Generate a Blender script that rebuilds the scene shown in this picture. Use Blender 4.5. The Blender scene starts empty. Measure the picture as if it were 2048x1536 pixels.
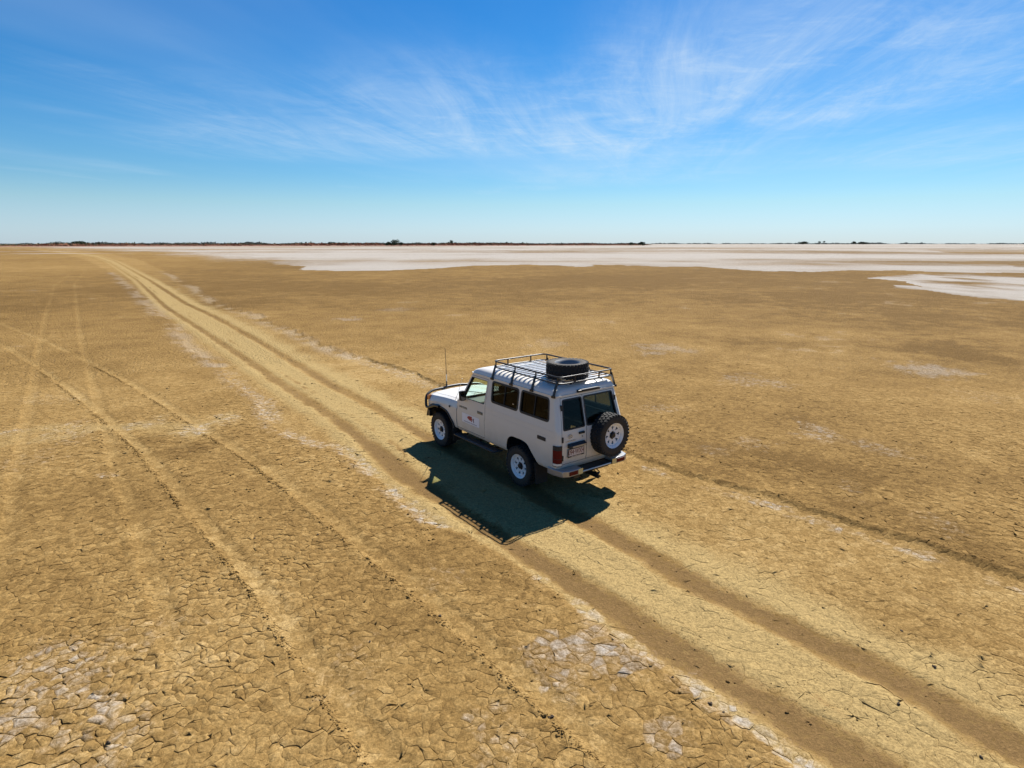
import bpy, bmesh, math, random
import numpy as np
from mathutils import Vector, Matrix
from mathutils.geometry import delaunay_2d_cdt

R = math.radians
SC = bpy.context.scene
COL = SC.collection
rng = np.random.default_rng(7)
random.seed(7)

# ------------------------------------------------------------------ camera
F_PX, CAM_H, HORIZON = 1211.6, 4.572, 487.0          # in pixels of the 2048 x 1536 photograph
PITCH = math.atan2(768 - HORIZON, F_PX)
cam_d = bpy.data.cameras.new('camera')
cam = bpy.data.objects.new('camera', cam_d)
COL.objects.link(cam)
cam.location = (0, 0, CAM_H)
cam.rotation_euler = (R(90) - PITCH, 0, 0)
cam_d.sensor_fit = 'HORIZONTAL'
cam_d.angle = 2 * math.atan(1024 / F_PX)
cam_d.clip_start = 0.05
cam_d.clip_end = 60000
SC.camera = cam

# ------------------------------------------------------------------ light
SUN_EL = 48.7
SUN_AZ = math.degrees(math.atan2(0.978, 1.740))       # clockwise from +Y (the view direction)
world = bpy.data.worlds.new('World')
SC.world = world
world.use_nodes = True
SKY_STRENGTH = 0.05




def sheet(px, py):
    c, q = math.cos(PITCH), math.sin(PITCH)
    dx, du = (px - 1024) / F_PX, (768 - py) / F_PX
    up = -q + du * c
    return dx / up, (c + du * q) / up


CLOUD_BANKS = [(*sheet(1225, 250), 1.0, 2.6, 0.85), (*sheet(925, 250), 1.3, 2.6, 0.62), (*sheet(1780, 140), 2.2, 2.0, 0.55),
               (*sheet(1560, 230), 1.6, 2.6, 0.45), (*sheet(600, 290), 2.2, 1.8, 0.40), (*sheet(1960, 290), 2.2, 2.6, 0.50), (*sheet(1300, 340), 2.2, 3.0, 0.4), (*sheet(1450, 60), 0.9, 1.0, 0.3)]


def build_world():
    nt = world.node_tree
    N, L = nt.nodes, nt.links
    N.clear()
    out = N.new('ShaderNodeOutputWorld')
    bg = N.new('ShaderNodeBackground')
    bg.inputs['Strength'].default_value = SKY_STRENGTH
    sky = N.new('ShaderNodeTexSky')
    sky.sky_type = 'NISHITA'
    sky.sun_disc = False
    sky.sun_elevation = R(SUN_EL)
    sky.sun_rotation = R(SUN_AZ)
    sky.altitude = 100
    sky.air_density = 1.0
    sky.dust_density = 0.25
    sky.ozone_density = 3.0
    hs = N.new('ShaderNodeHueSaturation')
    hs.inputs['Saturation'].default_value = 1.38
    hs.inputs['Hue'].default_value = 0.497
    L.new(sky.outputs[0], hs.inputs['Color'])

    def math_(op, a, b=None, clamp=False):
        n = N.new('ShaderNodeMath')
        n.operation = op
        n.use_clamp = clamp
        for i, v in enumerate((a, b)):
            if v is None:
                continue
            if isinstance(v, (int, float)):
                n.inputs[i].default_value = v
            else:
                L.new(v, n.inputs[i])
        return n.outputs[0]

    # cirrus: a thin sheet overhead, streaks running the same way all over the sky
    tc = N.new('ShaderNodeTexCoord')
    sep = N.new('ShaderNodeSeparateXYZ')
    L.new(tc.outputs['Generated'], sep.inputs[0])
    zc = math_('MAXIMUM', sep.outputs[2], 0.02)
    px = math_('DIVIDE', sep.outputs[0], zc)
    py = math_('DIVIDE', sep.outputs[1], zc)
    comb = N.new('ShaderNodeCombineXYZ')
    L.new(px, comb.inputs[0])
    L.new(py, comb.inputs[1])

    def noise(scale_xy, rot, scale, detail, rough, dist, off=(0, 0, 0)):
        m = N.new('ShaderNodeMapping')
        m.vector_type = 'TEXTURE'
        m.inputs['Rotation'].default_value = (0, 0, rot)
        m.inputs['Scale'].default_value = (1 / scale_xy[0], 1 / scale_xy[1], 1)
        m.inputs['Location'].default_value = off
        L.new(comb.outputs[0], m.inputs[0])
        n = N.new('ShaderNodeTexNoise')
        n.inputs['Scale'].default_value = scale
        n.inputs['Detail'].default_value = detail
        n.inputs['Roughness'].default_value = rough
        n.inputs['Distortion'].default_value = dist
        L.new(m.outputs[0], n.inputs['Vector'])
        return n.outputs[0]

    def mrange(v, a, b, c, d):
        m = N.new('ShaderNodeMapRange')
        m.interpolation_type = 'SMOOTHSTEP'
        for i, q in enumerate((a, b, c, d)):
            m.inputs[i + 1].default_value = q
        L.new(v, m.inputs[0])
        return m.outputs[0]

    grade = N.new('ShaderNodeValToRGB')
    L.new(sep.outputs[2], grade.inputs[0])
    ge = grade.color_ramp.elements
    ge[0].position, ge[0].color = 0.0, (0.60, 0.85, 1.46, 1)
    ge[1].position, ge[1].color = 0.33, (0.45, 0.87, 1.10, 1)
    gm = ge.new(0.13)
    gm.color = (0.66, 0.93, 1.10, 1)
    gm = ge.new(0.06)
    gm.color = (0.64, 0.87, 1.06, 1)
    gm = ge.new(0.22)
    gm.color = (0.51, 0.91, 1.11, 1)
    tint = N.new('ShaderNodeMix')
    tint.data_type = 'RGBA'
    tint.blend_type = 'MULTIPLY'
    tint.inputs['Factor'].default_value = 1.0
    L.new(hs.outputs[0], tint.inputs['A'])
    L.new(grade.outputs[0], tint.inputs['B'])
    streak = noise((1.0, 0.17), R(-10), 1.5, 12, 0.70, 0.8, (1.7, 0.4, 0))
    ripple = noise((0.8, 0.9), R(30), 2.2, 8, 0.7, 0.6, (3.1, 7.4, 0))
    patch = noise((0.55, 0.30), R(-14), 0.62, 3, 0.5, 0.4, (4.3, 2.2, 0))
    veil = noise((0.30, 0.11), R(-20), 0.8, 5, 0.55, 0.5, (9.1, 3.0, 0))

    def bank(cx, cy, rx, ry, amt):
        # a bank of cirrus in the sheet, centred at (cx, cy) in units of the sheet's height
        u = math_('DIVIDE', math_('SUBTRACT', px, cx), rx)
        v = math_('DIVIDE', math_('SUBTRACT', py, cy), ry)
        d = math_('ADD', math_('MULTIPLY', u, u), math_('MULTIPLY', v, v))
        return mrange(d, 1.0, 0.0, 0.0, amt)

    banks = mrange(patch, 0.50, 0.75, 0.03, 0.42)
    for args in CLOUD_BANKS:
        banks = math_('ADD', banks, bank(*args), True)
    tex = math_('ADD', math_('MULTIPLY', mrange(streak, 0.36, 0.76, 0, 1), 0.72), math_('MULTIPLY', mrange(ripple, 0.42, 0.72, 0, 1), 0.34))
    a = math_('ADD', math_('MULTIPLY', tex, banks), math_('MULTIPLY', banks, 0.20))
    b = math_('MULTIPLY', mrange(veil, 0.44, 0.78, 0, 1), 0.26)
    cl = math_('ADD', math_('MULTIPLY', a, 0.85), b, True)
    low = mrange(sep.outputs[2], 0.0, 0.11, 0.55, 0.0)          # the sheet seen edge-on near the horizon
    cl = math_('MAXIMUM', math_('MULTIPLY', cl, mrange(sep.outputs[2], 0.01, 0.10, 0.25, 1)), low)
    mix = N.new('ShaderNodeMix')
    mix.data_type = 'RGBA'
    L.new(math_('MULTIPLY', cl, 0.66), mix.inputs['Factor'])
    L.new(tint.outputs['Result'], mix.inputs['A'])
    mix.inputs['B'].default_value = (7.2, 8.5, 9.6, 1)
    L.new(mix.outputs['Result'], bg.inputs['Color'])
    L.new(bg.outputs[0], out.inputs[0])


build_world()

sun_d = bpy.data.lights.new('sun', 'SUN')
sun_d.energy = 5.0
sun_d.angle = R(0.53)
sun_d.color = (1.0, 0.955, 0.88)
sun = bpy.data.objects.new('sun', sun_d)
COL.objects.link(sun)
_sd = Vector((math.sin(R(SUN_AZ)) * math.cos(R(SUN_EL)), math.cos(R(SUN_AZ)) * math.cos(R(SUN_EL)), math.sin(R(SUN_EL))))
sun.rotation_euler = _sd.to_track_quat('Z', 'Y').to_euler()
sun.location = (20, 40, 60)

SC.view_settings.view_transform = 'Standard'
SC.view_settings.look = 'None'
SC.view_settings.exposure = 1.0
SC.view_settings.gamma = 1.0
SC.view_settings.use_curve_mapping = False
SC.render.engine = 'CYCLES'
SC.cycles.max_bounces = 8
SC.cycles.transparent_max_bounces = 16


# ------------------------------------------------------------------ helpers
def tag(o, label=None, cat=None, group=None, kind=None):
    if label: o['label'] = label
    if cat: o['category'] = cat
    if group: o['group'] = group
    if kind: o['kind'] = kind
    return o


def link(name, me, parent=None, mats=()):
    o = bpy.data.objects.new(name, me)
    COL.objects.link(o)
    if parent is not None:
        o.parent = parent
    for m in mats:
        if m and m.name not in [x.name for x in me.materials if x]:
            me.materials.append(m)
    return o


def empty(name, loc=(0, 0, 0), rz=0):
    o = bpy.data.objects.new(name, None)
    COL.objects.link(o)
    o.location = loc
    o.rotation_euler = (0, 0, rz)
    o.empty_display_size = 0.2
    return o


def G(x, y):
    """ground point seen at a pixel of the photograph"""
    c, s = math.cos(PITCH), math.sin(PITCH)
    dx, du = (x - 1024) / F_PX, (768 - y) / F_PX
    t = CAM_H / max(1e-4, s - du * c)
    return (dx * t, (c + du * s) * t)


def _hash(ix, iy, seed):
    h = (ix.astype(np.int64) * 374761393 + iy.astype(np.int64) * 668265263 + seed * 2147483647) & 0xFFFFFFFF
    h = ((h ^ (h >> 13)) * 1274126177) & 0xFFFFFFFF
    h = ((h ^ (h >> 16)) * 2246822519) & 0xFFFFFFFF
    return ((h ^ (h >> 15)) & 0xFFFFFF) / float(0xFFFFFF)


def vnoise(x, y, seed=0):
    ix, iy = np.floor(x), np.floor(y)
    fx, fy = x - ix, y - iy
    ux, uy = fx * fx * (3 - 2 * fx), fy * fy * (3 - 2 * fy)
    a, b = _hash(ix, iy, seed), _hash(ix + 1, iy, seed)
    c, d = _hash(ix, iy + 1, seed), _hash(ix + 1, iy + 1, seed)
    return (a + (b - a) * ux) * (1 - uy) + (c + (d - c) * ux) * uy - 0.5


def fbm(x, y, seed=0, oct=4):
    v, a = 0, 1.0
    for k in range(oct):
        v = v + a * vnoise(x * 2 ** k + 17.3 * k, y * 2 ** k - 9.1 * k, seed + k)
        a *= 0.5
    return v


def sstep(a, b, v):
    t = np.clip((v - a) / (b - a), 0, 1)
    return t * t * (3 - 2 * t)


def pdist(x, y, pts):
    """distance to a polyline, signed: positive to the right of its direction"""
    best = np.full(x.shape, 1e18)
    sgn = np.zeros(x.shape)
    for (ax, ay), (bx, by) in zip(pts[:-1], pts[1:]):
        dx, dy = bx - ax, by - ay
        l2 = dx * dx + dy * dy + 1e-9
        t = np.clip(((x - ax) * dx + (y - ay) * dy) / l2, 0, 1)
        qx, qy = x - (ax + t * dx), y - (ay + t * dy)
        d = qx * qx + qy * qy
        cr = qx * dy - qy * dx
        m = d < best
        best = np.where(m, d, best)
        sgn = np.where(m, cr, sgn)
    return np.sqrt(best), np.sign(sgn)


def inside(x, y, poly):
    r = np.zeros(x.shape, bool)
    n = len(poly)
    for i in range(n):
        (ax, ay), (bx, by) = poly[i], poly[(i + 1) % n]
        if ay == by:
            continue
        c = ((ay > y) != (by > y)) & (x < (bx - ax) * (y - ay) / (by - ay) + ax)
        r ^= c
    return r


# ------------------------------------------------------------------ materials
def nodes(m):
    m.use_nodes = True
    return m.node_tree.nodes, m.node_tree.links


def mat(name, col, rough=0.5, metal=0.0, spec=0.5, coat=0.0, noise=0.0, nscale=8.0, dust=0.0):
    m = bpy.data.materials.new(name)
    N, L = nodes(m)
    b = N['Principled BSDF']
    b.inputs['Base Color'].default_value = (*col, 1)
    b.inputs['Roughness'].default_value = rough
    b.inputs['Metallic'].default_value = metal
    b.inputs['Specular IOR Level'].default_value = spec
    b.inputs['Coat Weight'].default_value = coat
    b.inputs['Coat Roughness'].default_value = 0.08
    if noise or dust:
        tc = N.new('ShaderNodeTexCoord')
        n = N.new('ShaderNodeTexNoise')
        n.inputs['Scale'].default_value = nscale
        n.inputs['Detail'].default_value = 6
        L.new(tc.outputs['Object'], n.inputs['Vector'])
        mx = N.new('ShaderNodeMix')
        mx.data_type = 'RGBA'
        mx.inputs['A'].default_value = (*[c * (1 - noise) for c in col], 1)
        mx.inputs['B'].default_value = (*[min(1, c * (1 + noise)) for c in col], 1)
        L.new(n.outputs[0], mx.inputs['Factor'])
        last = mx.outputs['Result']
        if dust:
            sp = N.new('ShaderNodeSeparateXYZ')
            L.new(tc.outputs['Object'], sp.inputs[0])
            mr = N.new('ShaderNodeMapRange')
            mr.inputs[1].default_value = 1.15
            mr.inputs[2].default_value = 0.55
            mr.inputs[3].default_value = 0.0
            mr.inputs[4].default_value = 1.0
            L.new(sp.outputs[2], mr.inputs[0])
            n2 = N.new('ShaderNodeTexNoise')
            n2.inputs['Scale'].default_value = 5
            n2.inputs['Detail'].default_value = 8
            L.new(tc.outputs['Object'], n2.inputs['Vector'])
            mm = N.new('ShaderNodeMath')
            mm.operation = 'MULTIPLY'
            L.new(mr.outputs[0], mm.inputs[0])
            L.new(n2.outputs[0], mm.inputs[1])
            m3 = N.new('ShaderNodeMath')
            m3.operation = 'MULTIPLY'
            m3.inputs[1].default_value = dust
            L.new(mm.outputs[0], m3.inputs[0])
            mx2 = N.new('ShaderNodeMix')
            mx2.data_type = 'RGBA'
            L.new(m3.outputs[0], mx2.inputs['Factor'])
            L.new(last, mx2.inputs['A'])
            mx2.inputs['B'].default_value = (0.33, 0.24, 0.13, 1)
            last = mx2.outputs['Result']
            rr = N.new('ShaderNodeMapRange')
            rr.inputs[3].default_value = rough
            rr.inputs[4].default_value = 0.8
            L.new(m3.outputs[0], rr.inputs[0])
            L.new(rr.outputs[0], b.inputs['Roughness'])
        L.new(last, b.inputs['Base Color'])
    return m


def glass_mat(name, tint, refl=0.03):
    m = bpy.data.materials.new(name)
    N, L = nodes(m)
    N.clear()
    out = N.new('ShaderNodeOutputMaterial')
    tr = N.new('ShaderNodeBsdfTransparent')
    tr.inputs[0].default_value = (*tint, 1)
    gl = N.new('ShaderNodeBsdfGlossy')
    gl.inputs['Roughness'].default_value = 0.02
    geo = N.new('ShaderNodeNewGeometry')
    dot = N.new('ShaderNodeVectorMath')
    dot.operation = 'DOT_PRODUCT'
    L.new(geo.outputs['Normal'], dot.inputs[0])
    L.new(geo.outputs['Incoming'], dot.inputs[1])
    prev = dot.outputs['Value']
    for op, v in (('ABSOLUTE', None), ('SUBTRACT', 1.0), ('POWER', 5.0), ('MULTIPLY_ADD', 0.6)):
        k = N.new('ShaderNodeMath')
        k.operation = op
        if op == 'SUBTRACT':
            k.inputs[0].default_value = 1.0
            L.new(prev, k.inputs[1])
        else:
            L.new(prev, k.inputs[0])
            if v is not None:
                k.inputs[1].default_value = v
        if op == 'MULTIPLY_ADD':
            k.inputs[2].default_value = refl * 0.5
        prev = k.outputs[0]
    mx = N.new('ShaderNodeMixShader')
    L.new(prev, mx.inputs[0])
    L.new(tr.outputs[0], mx.inputs[1])
    L.new(gl.outputs[0], mx.inputs[2])
    L.new(mx.outputs[0], out.inputs[0])
    return m


def ground_mat(name, cracks):
    m = bpy.data.materials.new(name)
    N, L = nodes(m)
    b = N['Principled BSDF']
    b.inputs['Roughness'].default_value = 0.95
    b.inputs['Specular IOR Level'].default_value = 0.03
    geo = N.new('ShaderNodeNewGeometry')
    at = N.new('ShaderNodeAttribute')
    at.attribute_name = 'tone'
    sep = N.new('ShaderNodeSeparateColor')
    L.new(at.outputs['Color'], sep.inputs[0])

    def noise(scale, detail, rough=0.55, dist=0.0, vec=None):
        n = N.new('ShaderNodeTexNoise')
        n.inputs['Scale'].default_value = scale
        n.inputs['Detail'].default_value = detail
        n.inputs['Roughness'].default_value = rough
        n.inputs['Distortion'].default_value = dist
        L.new(vec or geo.outputs['Position'], n.inputs['Vector'])
        return n.outputs[0]

    def math_(op, a, bb, clamp=False):
        n = N.new('ShaderNodeMath')
        n.operation = op
        n.use_clamp = clamp
        for i, v in enumerate((a, bb)):
            if isinstance(v, (int, float)):
                n.inputs[i].default_value = v
            else:
                L.new(v, n.inputs[i])
        return n.outputs[0]

    def mixc(f, a, c, blend='MIX'):
        n = N.new('ShaderNodeMix')
        n.data_type = 'RGBA'
        n.blend_type = blend
        for k, v in (('Factor', f), ('A', a), ('B', c)):
            if isinstance(v, tuple):
                n.inputs[k].default_value = (*v, 1)
            elif isinstance(v, (int, float)):
                n.inputs[k].default_value = v
            else:
                L.new(v, n.inputs[k])
        return n.outputs['Result']

    def mr(v, a, bb, c=0.0, d=1.0):
        n = N.new('ShaderNodeMapRange')
        n.interpolation_type = 'SMOOTHSTEP'
        for i, q in enumerate((a, bb, c, d)):
            n.inputs[i + 1].default_value = q
        L.new(v, n.inputs[0])
        return n.outputs[0]

    macro = noise(0.55, 7, 0.62, 0.3)
    mid = noise(6.0, 6, 0.65, 0.4)
    fine = noise(34.0, 5, 0.7)
    grit = noise(170.0, 3, 0.7)
    lump = noise(15.0, 6, 0.68, 0.6)
    hue = math_('ADD', at.outputs['Alpha'], math_('MULTIPLY', math_('SUBTRACT', macro, 0.5), 0.95))
    hue = math_('ADD', hue, math_('MULTIPLY', math_('SUBTRACT', mid, 0.5), 0.9))
    hue = math_('ADD', hue, math_('MULTIPLY', math_('SUBTRACT', lump, 0.5), 0.75))
    ramp = N.new('ShaderNodeValToRGB')
    L.new(hue, ramp.inputs[0])
    e = ramp.color_ramp.elements
    e[0].position, e[0].color = 0.0, (0.131, 0.0775, 0.0262, 1)
    e[1].position, e[1].color = 1.0, (0.3332, 0.2251, 0.0947, 1)
    k = e.new(0.45)
    k.color = (0.2125, 0.1303, 0.0454, 1)
    k = e.new(0.72)
    k.color = (0.2657, 0.1696, 0.0629, 1)
    col = ramp.outputs[0]
    lf = mr(math_('ADD', math_('ADD', sep.outputs[2], math_('MULTIPLY', math_('SUBTRACT', fine, 0.5), 0.5)), math_('MULTIPLY', math_('SUBTRACT', lump, 0.5), 0.6)), 0.10, 0.95)
    col = mixc(lf, col, (0.3021, 0.214, 0.0902))
    rv = math_('ADD', math_('MULTIPLY', sep.outputs[1], 0.76), math_('MULTIPLY', math_('SUBTRACT', fine, 0.5), 1.5))
    rv = math_('ADD', math_('ADD', rv, math_('MULTIPLY', math_('SUBTRACT', lump, 0.5), 1.7)), math_('MULTIPLY', math_('SUBTRACT', mid, 0.5), 0.8))
    rf = mr(rv, 0.34, 0.74)
    col = mixc(rf, col, (0.150, 0.092, 0.037))
    sv = math_('ADD', sep.outputs[0], math_('MULTIPLY', math_('SUBTRACT', mid, 0.5), 0.5))
    sv = math_('ADD', math_('ADD', sv, math_('MULTIPLY', math_('SUBTRACT', lump, 0.5), 0.6)), math_('MULTIPLY', math_('SUBTRACT', fine, 0.5), 0.5))
    sf = mr(sv, 0.12, 1.0)
    col = mixc(sf, col, (0.325, 0.296, 0.260))
    col = mixc(1.0, col, mr(fine, 0.33, 0.67, 0.74, 1.20), 'MULTIPLY')
    col = mixc(1.0, col, mr(lump, 0.33, 0.67, 0.84, 1.12), 'MULTIPLY')
    col = mixc(1.0, col, mr(grit, 0.30, 0.70, 0.82, 1.14), 'MULTIPLY')
    L.new(col, b.inputs['Base Color'])

    bp = N.new('ShaderNodeBump')
    bp.inputs['Strength'].default_value = 0.75
    bp.inputs['Distance'].default_value = 0.026
    hgt = math_('ADD', math_('ADD', math_('MULTIPLY', fine, 0.60), math_('MULTIPLY', grit, 0.20)), math_('MULTIPLY', lump, 0.9))
    L.new(hgt, bp.inputs['Height'])
    last = bp
    if cracks:
        # crazed mud too far off to tell its plates apart
        wob = N.new('ShaderNodeVectorMath')
        wob.operation = 'ADD'
        nz = N.new('ShaderNodeTexNoise')
        nz.inputs['Scale'].default_value = 3.0
        nz.inputs['Detail'].default_value = 4
        L.new(geo.outputs['Position'], nz.inputs['Vector'])
        sc = N.new('ShaderNodeVectorMath')
        sc.operation = 'SCALE'
        sc.inputs['Scale'].default_value = 0.25
        L.new(nz.outputs['Color'], sc.inputs[0])
        L.new(geo.outputs['Position'], wob.inputs[0])
        L.new(sc.outputs[0], wob.inputs[1])
        vo = N.new('ShaderNodeTexVoronoi')
        vo.feature = 'DISTANCE_TO_EDGE'
        vo.inputs['Scale'].default_value = 4.2
        L.new(wob.outputs[0], vo.inputs['Vector'])
        b2 = N.new('ShaderNodeBump')
        b2.inputs['Strength'].default_value = 0.55
        b2.inputs['Distance'].default_value = 0.05
        L.new(mr(vo.outputs[0], 0.0, 0.16), b2.inputs['Height'])
        L.new(bp.outputs[0], b2.inputs['Normal'])
        b3 = N.new('ShaderNodeBump')
        b3.inputs['Strength'].default_value = 0.4
        b3.inputs['Distance'].default_value = 0.12
        L.new(mid, b3.inputs['Height'])
        L.new(b2.outputs[0], b3.inputs['Normal'])
        last = b3
    L.new(last.outputs[0], b.inputs['Normal'])
    return m


# ------------------------------------------------------------------ the clay pan: what lies where
def GL(*p):
    return [G(a, b) for a, b in p]


LEFT_RUT = GL((103, 503), (154, 508), (191, 514), (217, 524), (273, 560), (332, 615), (410, 665), (488, 716), (566, 771), (664, 833), (742, 892),
              (797, 940), (930, 1030), (1065, 1115), (1219, 1209), (1358, 1306), (1498, 1386), (1648, 1480), (1741, 1536), (1900, 1640))
RIGHT_RUT = GL((106, 502.5), (160, 507), (199, 512), (232, 523), (300, 561), (371, 607), (430, 634), (508, 677), (586, 724), (664, 771), (742, 810),
               (850, 872), (1030, 965), (1184, 1052), (1323, 1129), (1411, 1178), (1566, 1252), (1731, 1330), (1855, 1397), (2021, 1486), (2200, 1580))
LEFT_FRINGE = GL((60, 499), (120, 508), (170, 519), (215, 540), (262, 580), (310, 625), (345, 655), (372, 692), (440, 742), (470, 775), (522, 805), (542, 862),
                 (610, 892), (682, 902), (740, 962), (830, 1040), (960, 1102), (1060, 1162), (1150, 1232), (1230, 1292), (1330, 1352), (1450, 1432),
                 (1570, 1536), (1700, 1660))
RIGHT_FRINGE = GL((150, 499), (215, 507), (280, 520), (340, 548), (434, 603), (508, 630), (605, 669), (664, 697), (742, 724), (800, 741), (1000, 815), (1250, 903),
                  (1400, 952), (1524, 987), (1628, 1020), (1731, 1053), (1855, 1090), (1980, 1132), (2100, 1170), (2400, 1270))
TRACK_A = GL((-200, 585), (0, 650), (78, 681), (168, 724), (242, 763), (312, 806), (383, 853), (449, 896), (516, 939), (590, 1000), (645, 1042), (715, 1102), (797, 1170),
             (880, 1241), (950, 1303), (1009, 1359), (1065, 1408), (1103, 1443), (1220, 1550))
TRACK_B = GL((-200, 600), (0, 693), (59, 728), (137, 787), (203, 841), (273, 904), (324, 966), (366, 1018), (398, 1059), (449, 1121), (504, 1188), (535, 1238),
             (586, 1313), (641, 1391), (700, 1480), (760, 1560))
TRACK_C = GL((150, 540), (105, 572), (78, 669), (66, 724), (55, 794), (32, 880), (10, 990), (-20, 1150))
TRACK_D = GL((170, 540), (146, 568), (156, 677), (172, 748), (195, 841), (211, 912), (227, 970), (248, 1026), (289, 1164), (305, 1234), (330, 1330))
TRACK_E = GL((1648, 1124), (1797, 1177), (1938, 1231), (2060, 1272), (2300, 1360))
TRACK_F = GL((700, 545), (930, 592), (1240, 662), (1500, 712), (1800, 768), (2200, 838))
TRACK_G = GL((760, 560), (1000, 618), (1300, 690), (1640, 755), (2200, 860))
FLAT_NEAR = [(-80, 494.5), (60, 495), (110, 497), (200, 500), (300, 505), (380, 512), (434, 519), (500, 522), (547, 525), (581, 532), (615, 540), (700, 542), (770, 541), (850, 538), (940, 532), (1050, 529.5),
             (1100, 531), (1130, 535), (1165, 534), (1185, 529.5), (1250, 532), (1330, 534), (1400, 534), (1460, 538), (1510, 541), (1640, 543),
             (1700, 541), (1800, 542), (1900, 545), (2048, 547), (2300, 550)]
SALT_FLAT = GL(*FLAT_NEAR) + [(11000, 9000), (16000, 16000), (600, 16000), (420, 4000)] + GL((1300, 491), (900, 492.2), (500, 492.8), (100, 493.4), (-80, 493.6))
SALT_PATCH = GL((1738, 556), (1790, 551), (1850, 548), (1950, 548), (2060, 550), (2300, 552), (2500, 620), (2060, 604), (1960, 598), (1890, 587), (1850, 581), (1770, 578),
                (1800, 570), (1850, 573), (1820, 563))
MUD_BANDS = [GL((1850, 499.5), (2048, 499), (2300, 499), (2300, 509), (2048, 509), (1900, 506)),
             GL((1770, 524), (1900, 522), (2300, 522), (2300, 533), (2048, 533), (1980, 530)),
             GL((1100, 496.5), (1400, 495), (1700, 498), (2048, 497), (1700, 504), (1300, 508), (1000, 506))]
PALE_SPOTS = [(1190, 1300, 0.50, 0.62), (1110, 1320, 0.6, .55), (1250, 1330, 0.45, .6), (100, 1400, 0.70, .55), (200, 1450, 0.55, .65), (250, 1490, 0.4, .6), (30, 1390, .45, .5),
              (90, 1340, .5, .45), (300, 1300, .6, .3), (1010, 1480, .4, .45), (1340, 1470, .35, .6), (700, 1330, .5, .25), (880, 1150, .4, .25),
              (20, 868, .45, .5), (130, 862, .9, .42), (290, 852, .7, .45), (385, 862, .6, .6), (450, 842, .7, .5), (210, 955, .25, .8), (170, 880, .7, .35), (60, 920, .9, .3),
              (1850, 740, 1.6, .45), (1520, 768, 1.2, .5), (1960, 790, 1.4, .3), (1640, 870, .8, .55), (1760, 900, .7, .45), (1500, 890, .7, .4), (1900, 1060, .5, .35), (1430, 905, .5, .35),
              (1330, 820, .8, .4), (1700, 985, .4, .35), (900, 745, .9, .35), (690, 640, 1.2, .4), (790, 620, 1.6, .3), (1100, 690, 1.4, .3), (1330, 700, 1.6, .4)]
DARK_SPOTS = [(1500, 925, 1.0, .5), (1700, 960, .9, .5), (1550, 690, 2.5, .55), (1800, 690, 3, .5), (1950, 710, 3, .45), (380, 905, .5, .6), (1900, 1090, .8, .4), (700, 1250, .6, .2),
              (440, 610, 4, .4), (1200, 560, 12, .45), (1650, 600, 9, .45), (1900, 640, 6, .4), (700, 570, 9, .3), (300, 880, .6, .4), (1400, 730, 2.0, .35)]


CREAM_BAND = GL((-300, 905), (0, 872), (140, 862), (290, 852), (385, 860), (470, 836))


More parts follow.
